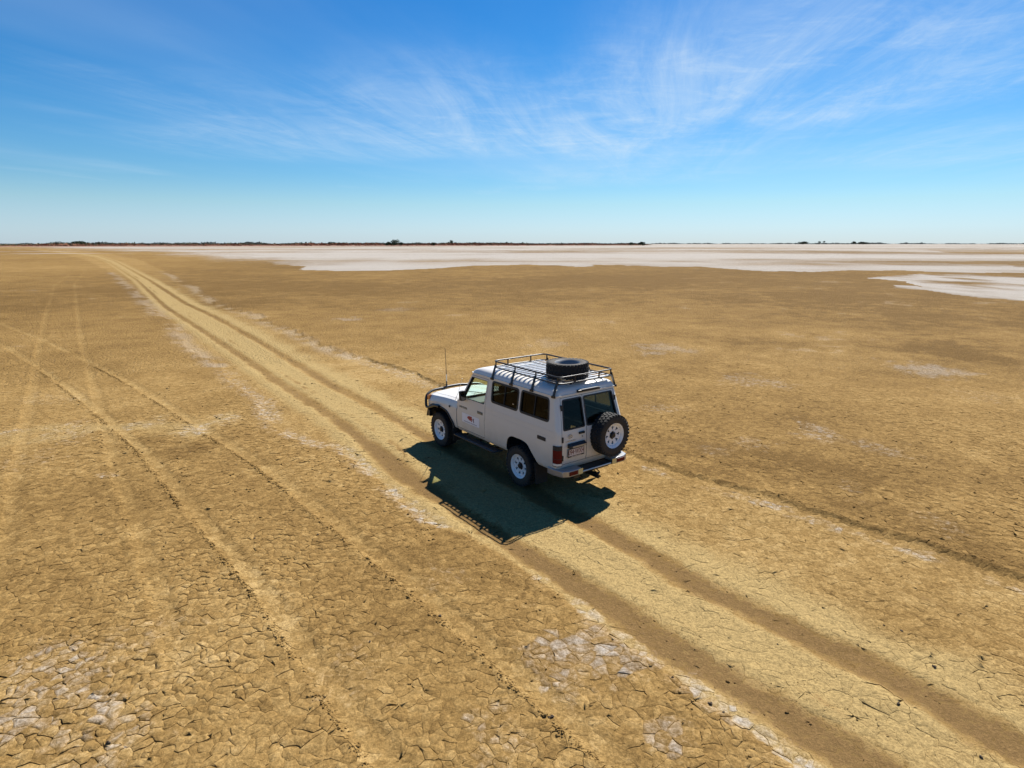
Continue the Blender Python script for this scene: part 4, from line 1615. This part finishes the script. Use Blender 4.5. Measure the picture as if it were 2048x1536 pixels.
# ---- bull bar
BB = empty('tmp')
bpy.data.objects.remove(BB)
bm = bmesh.new()
loft(bm, [[(3.50, y, .62), (3.66, y, .62), (3.70, y, .72), (3.68, y, .80), (3.50, y, .80)] for y in (-.62, .62)])
BULL = bm_obj('bull_bar', bm, M_BLACK, VEH, 30, bevel=.012)
for s in (1, -1):
    bm = bmesh.new()
    loft(bm, [[(3.50, s * .622, .62), (3.66, s * .622, .62), (3.70, s * .622, .72), (3.68, s * .622, .80), (3.50, s * .622, .80)],
              [(3.38, s * .80, .62), (3.55, s * .80, .62), (3.58, s * .80, .72), (3.56, s * .80, .80), (3.38, s * .80, .80)],
              [(3.36, s * .875, .64), (3.46, s * .875, .64), (3.48, s * .875, .72), (3.46, s * .875, .79), (3.36, s * .875, .79)]])
    bm_obj('wing', bm, M_BLACK, BULL, 30, bevel=.012)
    bm = bmesh.new()
    tube(bm, fillet([(3.64, s * .30, 1.185), (3.64, s * .64, 1.175), (3.57, s * .83, 1.10), (3.55, s * .865, .95), (3.52, s * .87, .83), (3.40, s * .885, .845), (3.05, s * .895, .975), (2.90, s * .89, .975)], .12, 5), .031, 10)
    bm_obj('side_hoop', bm, M_BLACK, BULL, 60)
    bm = bmesh.new()
    bar(bm, (3.64, s * .33, .78), (3.64, s * .33, 1.19), .015, .09, (0, 1, 0))
    bm_obj('upright', bm, M_BLACK, BULL)
bm = bmesh.new()
tube(bm, fillet([(3.64, -.30, 1.185), (3.66, -.2, 1.20), (3.66, .2, 1.20), (3.64, .30, 1.185)], .1, 3), .032, 10)
bm_obj('top_tube', bm, M_BLACK, BULL, 60)
bm = bmesh.new()
tube(bm, [(3.67, -.60, .98), (3.69, 0, .985), (3.67, .60, .98)], .024, 10)
bm_obj('middle_tube', bm, M_BLACK, BULL, 60)

# ---- antennas
bm = bmesh.new()
lathe(bm, [(.001, 0), (.022, 0), (.022, .03), (.014, .05), (.014, .12), (.001, .12)], 12, 'z', (3.66, .22, 1.215), close=False)
AN = bm_obj('radio_antenna', bm, M_BLACK, VEH, 40)
bm = bmesh.new()
tube(bm, [(3.66, .22, 1.33), (3.66, .222, 1.50)], .013, 8)
bm_obj('antenna_base', bm, M_WHIP, AN, 60)
bm = bmesh.new()
tube(bm, [(3.66, .222, 1.50), (3.661, .226, 1.80), (3.664, .235, 2.14)], .01, 6, taper=[.009, .007, .005])
bm_obj('whip', bm, mat('antenna_dark', (.10, .065, .03), .6), AN, 60)
bm = bmesh.new()
tube(bm, [(2.36, .775, 1.225), (2.16, .80, 1.50), (2.00, .82, 1.78)], .01, 6, taper=[.008, .005, .003])
bm_obj('wing_antenna', bm, M_SILVER, VEH, 60)

# ---- roof rack
def rloop(x0, x1, w, z, r=.12):
    return fillet([(x0, -w, z), (x1, -w, z), (x1, w, z), (x0, w, z)], r, 5, True)


bm = bmesh.new()
tube(bm, rloop(-.955, 1.06, .665, 2.285), .0155, 8, True)
RACK = bm_obj('roof_rack', bm, M_BLACK, VEH, 60)
bm = bmesh.new()
tube(bm, rloop(-.955, 1.06, .665, 2.165), .0135, 8, True)
bm_obj('lower_rail', bm, M_BLACK, RACK, 60)
for s in (1, -1):
    for x0 in (.97, .34, -.29, -.90):
        bm = bmesh.new()
        bar(bm, (x0, s * .665, 2.285), (x0, s * .665, 2.150), .020, .020, (1, 0, 0))
        bar(bm, (x0, s * .672, 2.215), (x0 - .01, s * .772, 1.952), .050, .016, (0, s, .4))
        add_box(bm, (x0 - .01, s * .772, 1.950), (.085, .030, .040))
        bm_obj('rack_leg', bm, M_BLACK, RACK)
    for y0 in (.30,):
        for xe in (-.955, 1.06):
            bm = bmesh.new()
            bar(bm, (xe, s * y0, 2.285), (xe, s * y0, 2.165), .02, .02, (0, 1, 0))
            bm_obj('end_post', bm, M_BLACK, RACK)
    bm = bmesh.new()
    bar(bm, (-.94, s * .38, 2.140), (1.05, s * .38, 2.140), .022, .022)
    bm_obj('long_bearer', bm, M_BLACK, RACK)
bmS = bmesh.new()
add_box(bmS, (0, 0, 0), (.052, 1.30, .012))
slat_me = bpy.data.meshes.new('slat')
bmS.to_mesh(slat_me)
bmS.free()
slat_me.materials.append(M_SILVER)
for k in range(15):
    o = link('slat', slat_me, RACK)
    o.location = (-.87 + k * .1325, 0, 2.158)
bm = bmesh.new()
add_box(bm, (.62, -.655, 2.225), (.12, .05, .05))
bm_obj('awning_bracket', bm, M_BLACK, RACK, bevel=.006)

# ---- chassis and floor
bm = bmesh.new()
for s in (1, -1):
    bar(bm, (-1.05, s * .43, .56), (3.45, s * .43, .56), .07, .13)
add_box(bm, (.55, .1, .50), (1.1, .5, .20))
add_box(bm, (-.75, -.05, .55), (.5, .85, .20))
add_box(bm, (2.2, 0, .50), (1.0, .42, .22))
for x0 in (0, 2.98):
    tube(bm, [(x0, -.66, .398), (x0, .66, .398)], .045, 10)
    lathe(bm, [(.001, -.15), (.10, -.10), (.14, 0), (.10, .10), (.001, .15)], 16, 'x', (x0, .05 if x0 < 1 else -.25, .398), close=False)
    for s in (1, -1):
        bar(bm, (x0 - .62, s * .50, .50), (x0 + .62, s * .50, .50), .06, .05)
bm_obj('chassis', bm, M_LINER, VEH, 35)

# ---- inside
bm = bmesh.new()
loft(bm, [[(1.78, y, 1.02), (2.15, y, 1.00), (2.15, y, 1.30), (1.98, y, 1.30), (1.84, y, 1.22)] for y in (-.76, .76)])
bm_obj('dashboard', bm, M_DASH, VEH, bevel=.02)


def seat(y0, w, x0=1.16, name='front_seat'):
    bm = bmesh.new()
    prism(bm, round2([(x0, .88), (x0 + .50, .92), (x0 + .50, 1.05), (x0, 1.01)], .05), 'y', y0 - w / 2, y0 + w / 2)
    prism(bm, round2([(x0 - .05, .98), (x0 + .10, 1.0), (x0 - .02, 1.56), (x0 - .14, 1.55)], .05), 'y', y0 - w / 2, y0 + w / 2)
    st = bm_obj(name, bm, M_SEAT, VEH, 40)
    bm = bmesh.new()
    prism(bm, round2([(x0 - .13, 1.575), (x0 - .03, 1.575), (x0 - .05, 1.74), (x0 - .14, 1.74)], .04), 'y', y0 - .13, y0 + .13)
    bm_obj('headrest', bm, M_SEAT, st, 40)


seat(-.40, .50)
seat(.37, .58)
for s in (1, -1):
    bm = bmesh.new()
    prism(bm, round2([(s * .40, 1.02), (s * .76, 1.02), (s * .76, 1.14), (s * .40, 1.14)], .03), 'x', -.85, .80)
    prism(bm, round2([(s * .70, 1.16), (s * .77, 1.16), (s * .75, 1.42), (s * .69, 1.42)], .03), 'x', -.85, .80)
    bm_obj('side_bench', bm, M_SEAT, VEH, 40)
bm = bmesh.new()
tube(bm, [(1.66 + .07 * math.sin(2 * math.pi * k / 24), -.40 + .19 * math.cos(2 * math.pi * k / 24), 1.30 + .175 * math.sin(2 * math.pi * k / 24)) for k in range(24)], .014, 8, True)
tube(bm, [(1.66, -.40, 1.30), (1.90, -.40, 1.18)], .025, 8)
bar(bm, (1.66, -.58, 1.30), (1.66, -.22, 1.30), .02, .03)
bm_obj('steering_wheel', bm, M_PLASTIC, VEH, 50)
bm = bmesh.new()
add_box(bm, (1.70, 0, 1.80), (.02, .24, .06))
bm_obj('rear_view_mirror', bm, M_PLASTIC, VEH, bevel=.01)

# ---- the second spare, lying on the rack: a thing of its own
RS = empty('spare_wheel', (0, 0, 0))
c_, s_ = math.cos(R(127.03)), math.sin(R(127.03))
mx_, my_ = -.475, .055
RS.location = (.794 + mx_ * c_ - my_ * s_, 11.528 + mx_ * s_ + my_ * c_, 2.152)
RS.rotation_euler = (0, 0, R(15))
tag(RS, 'spare wheel with knobbly black tyre lying flat on the roof rack', 'wheel')
roof_rim = WM['rim'].copy()
roof_rim.materials[0] = mat('grey_wheel_steel', (0.16, 0.17, 0.18), 0.45, metal=0.3, noise=0.15, nscale=14)
w = link('rim', roof_rim, RS)
w.location = (0, 0, .140)
w.rotation_euler = (R(-90), 0, 0)
w = link('tyre', WM['tyre'], RS)
w.location = (0, 0, .140)
w.rotation_euler = (R(-90), 0, 0)
w = link('tread', WM['tread'], RS)
w.location = (0, 0, .140)
w.rotation_euler = (R(-90), 0, 0)


# ------------------------------------------------------------------ crumbs of broken mud along the track edges
def crumb_mesh(points, sizes):
    base = np.array([(1, 0, 0), (-.5, .87, 0), (-.5, -.87, 0), (0.1, 0.05, .8), (.45, .7, .35), (-.9, .1, .3)], float)
    faces = [(0, 4, 3), (4, 1, 3), (1, 5, 3), (5, 2, 3), (2, 0, 3), (0, 1, 4), (1, 2, 5), (0, 2, 1)]
    n = len(points)
    r = rng.random((n, 3))
    a = r[:, 0] * 6.283
    ca, sa = np.cos(a), np.sin(a)
    b = base[None] * (0.7 + 0.6 * rng.random((n, 6, 1)))
    X = (b[:, :, 0] * ca[:, None] - b[:, :, 1] * sa[:, None]) * sizes[:, None]
    Y = (b[:, :, 0] * sa[:, None] + b[:, :, 1] * ca[:, None]) * sizes[:, None]
    Zv = b[:, :, 2] * sizes[:, None] * (0.6 + 0.7 * r[:, 1:2])
    co = np.stack([X + points[:, 0:1], Y + points[:, 1:2], Zv + points[:, 2:3]], 2).reshape(-1, 3)
    f = (np.arange(n)[:, None, None] * 6 + np.array(faces)[None]).reshape(-1)
    me = mesh_np('crumbs', co, f, np.arange(n * len(faces)) * 3, None)
    return me


def along(pts, spread, off, dens, rmax):
    out = []
    for (ax, ay), (bx, by) in zip(pts[:-1], pts[1:]):
        d = math.hypot(bx - ax, by - ay)
        if min(math.hypot(ax, ay), math.hypot(bx, by)) > rmax or d == 0:
            continue
        k = int(min(d, 40) * dens)
        t = rng.random(k)
        # offset towards the left of the photograph is negative
        nx_, ny_ = (by - ay) / d, -(bx - ax) / d
        o = rng.normal(0, spread, k) + off
        out.append(np.stack([ax + t * (bx - ax) + nx_ * o, ay + t * (by - ay) + ny_ * o], 1))
    return np.concatenate(out) if out else np.zeros((0, 2))


def build_crumbs():
    P = [along(TRACK_A, .030, .02, 210, 26), along(TRACK_B, .030, .02, 210, 26), along(TRACK_D, .03, .02, 25, 16), along(TRACK_C, .03, .02, 20, 16),
         along(LEFT_RUT, .12, -.45, 120, 18), along(LEFT_RUT, .07, .33, 8, 18), along(RIGHT_RUT, .07, .30, 8, 18), along(RIGHT_RUT, .07, -.30, 6, 18), along(LEFT_RUT, .14, 0, 10, 14), along(RIGHT_RUT, .12, 0, 8, 14),
         along(RIGHT_FRINGE, .05, -.05, 60, 24), along(LEFT_FRINGE, .16, .25, 40, 16), along(TRACK_E, .04, 0, 40, 18)]
    P = np.concatenate(P)
    k = np.hypot(P[:, 0], P[:, 1])
    P = P[(k > 4.3) & (k < 28) & (np.abs(np.arctan2(P[:, 0], P[:, 1])) < R(48))]
    keep = fbm(P[:, 0] * 1.1, P[:, 1] * 1.1, 77, 3) + 0.40 * rng.random(len(P)) > 0.16
    P = P[keep]
    big = fields(P[:, 0], P[:, 1])[2] < 0.35
    sz = np.clip(rng.lognormal(math.log(0.0095), 0.50, len(P)), .004, .034)
    sz = np.where(big, sz, sz * 0.55)
    f = fields(P[:, 0], P[:, 1])
    me = crumb_mesh(np.stack([P[:, 0], P[:, 1], f[4] + 0.001], 1), sz)
    rep = lambda v: np.repeat(v, 6)
    set_tone(me, rep(f[0] * .5), rep(f[1]), rep(f[2] * .7), rep(f[3] - .05))
    me.materials.append(M_PLATE)
    o = link('mud_crumbs', me)
    tag(o, 'crumbs of broken dry mud scattered along the wheel track edges', 'mud crumbs', kind='stuff')


build_crumbs()

M_CLOD = mat('dark_clod', (0.040, 0.026, 0.014), 0.95, noise=0.4, nscale=40)
clod_me = []
for v in range(3):
    bm = bmesh.new()
    bmesh.ops.create_icosphere(bm, subdivisions=2, radius=1)
    for w_ in bm.verts:
        q = w_.co
        w_.co = q * (1 + 1.3 * float(vnoise(np.array([q.x * 1.6 + 5 * v]), np.array([q.y * 1.6 + q.z * 1.1]), 300 + v)[0]))
        w_.co.z *= 0.6
    me = bpy.data.meshes.new('mud_clod')
    bm.to_mesh(me)
    bm.free()
    me.materials.append(M_CLOD)
    clod_me.append(me)
for i, (px, py, sz) in enumerate(((1103, 1442, .045), (440, 1186, .035), (1869, 1335, .040), (1803, 1262, .028), (1768, 1251, .026), (218, 1497, .040), (510, 1082, .030), (880, 1236, .036), (1344, 1362, .034),
                                  (1420, 1414, .038), (1446, 1432, .030), (1797, 1412, .034), (636, 1075, .032), (1962, 1515, .036), (1555, 1290, .022), (740, 1290, .022))):
    gx_, gy_ = G(px, py)
    hz = float(fields(np.array([gx_]), np.array([gy_]))[4][0])
    o = link('mud_clod', clod_me[i % 3])
    o.location = (gx_, gy_, hz + sz * .3)
    sz *= .6
    o.scale = (sz, sz * (.6 + .12 * (i % 4)), sz * .8)
    o.rotation_euler = (0, 0, i * 1.3)
    tag(o, 'small dark clod lying loose on the cracked clay', 'clod', 'dark clods scattered on the clay pan')


# ------------------------------------------------------------------ the far shore
def leaf_mat(name, c1, c2):
    m = bpy.data.materials.new(name)
    N, L = nodes(m)
    b = N['Principled BSDF']
    b.inputs['Roughness'].default_value = 0.8
    b.inputs['Specular IOR Level'].default_value = 0.1
    at = N.new('ShaderNodeAttribute')
    at.attribute_name = 'mixv'
    mx = N.new('ShaderNodeMix')
    mx.data_type = 'RGBA'
    mx.inputs['A'].default_value = (*c1, 1)
    mx.inputs['B'].default_value = (*c2, 1)
    L.new(at.outputs['Fac'], mx.inputs['Factor'])
    L.new(mx.outputs['Result'], b.inputs['Base Color'])
    return m


M_SCRUB = leaf_mat('scrub_leaves', (0.30, 0.130, 0.075), (0.070, 0.085, 0.045))
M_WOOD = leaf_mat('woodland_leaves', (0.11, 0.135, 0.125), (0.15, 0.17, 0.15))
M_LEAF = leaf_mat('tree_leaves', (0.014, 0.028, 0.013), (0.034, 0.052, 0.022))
M_BARK = mat('bark', (0.10, 0.075, 0.055), 0.9, noise=0.3, nscale=4)


def leaf_cloud(centres, radii, heights, nleaf, leaf, mixv):
    """many leaf-clump faces spread through squat crowns: one mesh"""
    n = len(centres)
    u = rng.normal(size=(n, nleaf, 3))
    u /= np.linalg.norm(u, axis=2, keepdims=True)
    rad = rng.random((n, nleaf, 1)) ** 0.45
    p = u * rad * np.stack([radii, radii, heights * 0.5], 1)[:, None, :]
    p = p + centres[:, None, :]
    p[:, :, 2] = np.maximum(p[:, :, 2], 0.05)
    a = rng.normal(size=(n, nleaf, 3))
    a /= np.linalg.norm(a, axis=2, keepdims=True)
    b = np.cross(a, rng.normal(size=(n, nleaf, 3)))
    b /= np.linalg.norm(b, axis=2, keepdims=True)
    sz = (leaf[:, None] * (0.5 + rng.random((n, nleaf))))[:, :, None]
    q = np.stack([p - a * sz, p + b * sz * 0.7, p + a * sz, p - b * sz * 0.7], 2).reshape(-1, 3)
    m = n * nleaf
    me = mesh_np('leaves', q, np.arange(m * 4), np.arange(m) * 4, None)
    at = me.attributes.new('mixv', 'FLOAT', 'POINT')
    mv = np.clip(np.repeat(mixv, nleaf * 4) + np.repeat((rng.random(m) - .5) * .4, 4), 0, 1)
    at.data.foreach_set('value', mv.astype(np.float32))
    return me


SHORE = GL((-60, 494.0), (60, 493.4), (300, 493.0), (500, 492.6), (900, 492.0), (1180, 491.2), (1300, 490.4))


def build_shore():
    # low red dune behind the salt
    pts = []
    for (ax, ay), (bx, by) in zip(SHORE[:-1], SHORE[1:]):
        k = max(2, int(math.hypot(bx - ax, by - ay) / 12))
        for t in np.arange(k) / k:
            pts.append((ax + t * (bx - ax), ay + t * (by - ay)))
    pts = np.array(pts)
    n = len(pts)
    prof = [(-6, -.1), (0, .25), (10, .8), (26, 1.2), (60, 1.3), (110, .7), (150, -.1)]
    dirv = pts / np.linalg.norm(pts, axis=1, keepdims=True)
    rows = []
    endf = np.clip(np.minimum(np.arange(n), np.arange(n)[::-1]) / 12, 0, 1)
    for d, z in prof:
        wob = 6 * fbm(pts[:, 0] * .02 + d, pts[:, 1] * .02, 5, 3)
        q = pts + dirv * (d + wob[:, None])
        rows.append(np.stack([q[:, 0], q[:, 1], z * (0.35 + 0.65 * endf) * (1 + .8 * fbm(pts[:, 0] * .03, pts[:, 1] * .03 + d, 9, 3)) - .05], 1))
    co = np.concatenate(rows)
    i, j = np.meshgrid(np.arange(len(prof) - 1), np.arange(n - 1), indexing='ij')
    f = np.stack([i * n + j, i * n + j + 1, (i + 1) * n + j + 1, (i + 1) * n + j], -1).reshape(-1)
    me = mesh_np('dune', co, f, np.arange(len(f) // 4) * 4, None)
    me.materials.append(mat('red_earth', (0.17, 0.078, 0.045), 0.95, noise=0.25, nscale=0.05))
    tag(link('dune', me), kind='structure')
    # scrub on it
    m = 5200
    k = rng.integers(0, n, m)
    d = rng.random(m) ** 0.8 * 150 + 3
    edge = fbm(pts[k, 0] * .012, pts[k, 1] * .012, 19, 3)
    c = pts[k] + rng.normal(0, 5, (m, 2)) + dirv[k] * d[:, None]
    frac = np.clip(k / n, 0, 1)
    h = (2.0 + 1.6 * rng.random(m)) * (1 + .8 * edge) + 2.6 * sstep(50, 150, d) * rng.random(m)
    left = sstep(0.0, 0.10, frac)
    h = np.maximum(.5, h * (.45 + .55 * left) * np.clip((1.01 - frac) / .05, .3, 1))
    mixv = np.clip(sstep(50, 140, d) * .9 + rng.random(m) * .25 - .05 + (rng.random(m) > .9) * .6, 0, 1)
    cen = np.stack([c[:, 0], c[:, 1], h * .5 + .8], 1)
    me = leaf_cloud(cen, h * .75, h, 12, h * .30, mixv)
    me.materials.append(M_SCRUB)
    tag(link('scrub', me), 'red-brown and green scrub covering the low shore beyond the salt flat', 'scrub', kind='stuff')
    # woodland along the horizon
    m = 6500
    a = np.radians(rng.random(m) * 112 - 56)
    rr = 4700 + 500 * rng.random(m) + 900 * fbm(a * 6, a * 0, 23, 3)
    rr = np.where(a < R(-22), rr * .62, rr)
    hh = (6.0 + 4.5 * rng.random(m)) * (1 + .9 * fbm(a * 60, a * 0 + 3, 29, 4))
    hh = np.where(a > R(12), hh * 0.75, hh * 0.9)
    gap = fbm(a * 25, a * 0 + 9, 37, 3) > -0.62
    a, rr, hh = a[gap], rr[gap], hh[gap]
    cen = np.stack([rr * np.sin(a), rr * np.cos(a), hh * .5], 1)
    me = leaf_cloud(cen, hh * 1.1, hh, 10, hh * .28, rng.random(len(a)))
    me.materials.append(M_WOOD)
    tag(link('far_woodland', me), 'dark band of distant woodland along the whole horizon', 'woodland', kind='stuff')


build_shore()


def tree(name, px, dist, top_y, width_px, label, trunk=0.3, nleaf=420, squash=.62):
    az = math.atan2(px - 1024, F_PX / math.cos(PITCH))
    x, y = dist * math.sin(az), dist * math.cos(az)
    sc = F_PX / math.cos(PITCH) * math.cos(az)
    H = CAM_H + (HORIZON - top_y) * dist / sc
    W = width_px * dist / sc
    t = empty(name, (x, y, 0))
    tag(t, label, 'tree', 'single trees on the far shore')
    bm = bmesh.new()
    th = H * (trunk + .15)
    tube(bm, [(0, 0, 0), (.02 * H, 0, th * .5), (-.01 * H, .01 * H, th), (0, 0, H * .8)], 1, 8, taper=[.035 * H, .028 * H, .022 * H, .006 * H])
    for k in range(6):
        a = k * 1.05 + .3
        z0 = th * (.55 + .08 * k)
        tube(bm, [(0, 0, z0), (.18 * W * math.cos(a), .18 * W * math.sin(a), z0 + .14 * H), (.34 * W * math.cos(a), .34 * W * math.sin(a), z0 + .2 * H)], 1, 6, taper=[.016 * H, .010 * H, .004 * H])
    bm_obj('trunk', bm, M_BARK, t, 60)
    k = 9
    r_ = rng.random((k, 3)) - .5
    zc = H * trunk + H * (1 - trunk) * .5
    cen = np.stack([r_[:, 0] * W * .62, r_[:, 1] * W * .62, zc + r_[:, 2] * H * (1 - trunk) * .55], 1)
    cen[0] = (0, 0, H - H * (1 - trunk) * .30)
    rad = np.full(k, W * .30)
    hts = np.full(k, H * (1 - trunk) * squash)
    me = leaf_cloud(cen, rad, hts, nleaf // k, np.full(k, W * .045 + .12), rng.random(k))
    me.materials.append(M_LEAF)
    link('crown', me, t)
    return t


tree('shore_tree', 788, 1150, 479.6, 19, 'tallest broad dark tree rising from the scrub left of centre', .12)
tree('shore_tree', 776, 1145, 483.6, 13, 'low dark bushy tree close on the left side of the tallest one', .1)
tree('shore_tree', 800, 1155, 484.4, 12, 'low dark bushy tree close on the right side of the tallest one', .1)
tree('shore_tree', 902, 1160, 480.6, 8, 'lone round-headed tree with bare trunk standing above the scrub', .42)
tree('shore_tree', 1285, 1420, 483.6, 18, 'wide dark tree at the right tip of the scrubby shore', .1)
tree('shore_tree', 1262, 1420, 484.6, 12, 'small green tree just left of the wide tree at the shore tip', .15)
tree('shore_tree', 664, 1200, 483.9, 16, 'low spreading tree on the scrub well left of the tallest tree', .15)
tree('shore_tree', 866, 1180, 485.0, 9, 'small dark tree between the tallest tree and the lone round one', .15)
tree('horizon_tree', 1607, 3300, 483.9, 15, 'leftmost dark tree clump on the right horizon beyond the salt', .1)
tree('horizon_tree', 1639, 3300, 483.2, 5, 'narrow tree beside the pale one on the right horizon', .3)
tree('horizon_tree', 1648, 3350, 482.9, 4, 'thin pale tree sticking up from the right horizon', .45)
tree('horizon_tree', 1708, 3300, 483.7, 9, 'dark rounded tree right of the two thin trees on the horizon', .15)
tree('horizon_tree', 1726, 3320, 484.4, 14, 'rightmost low dark tree clump on the right horizon', .1)
tree('horizon_tree', 160, 2700, 483.8, 18, 'low dark tree on the left horizon above the far end of the track', .1)
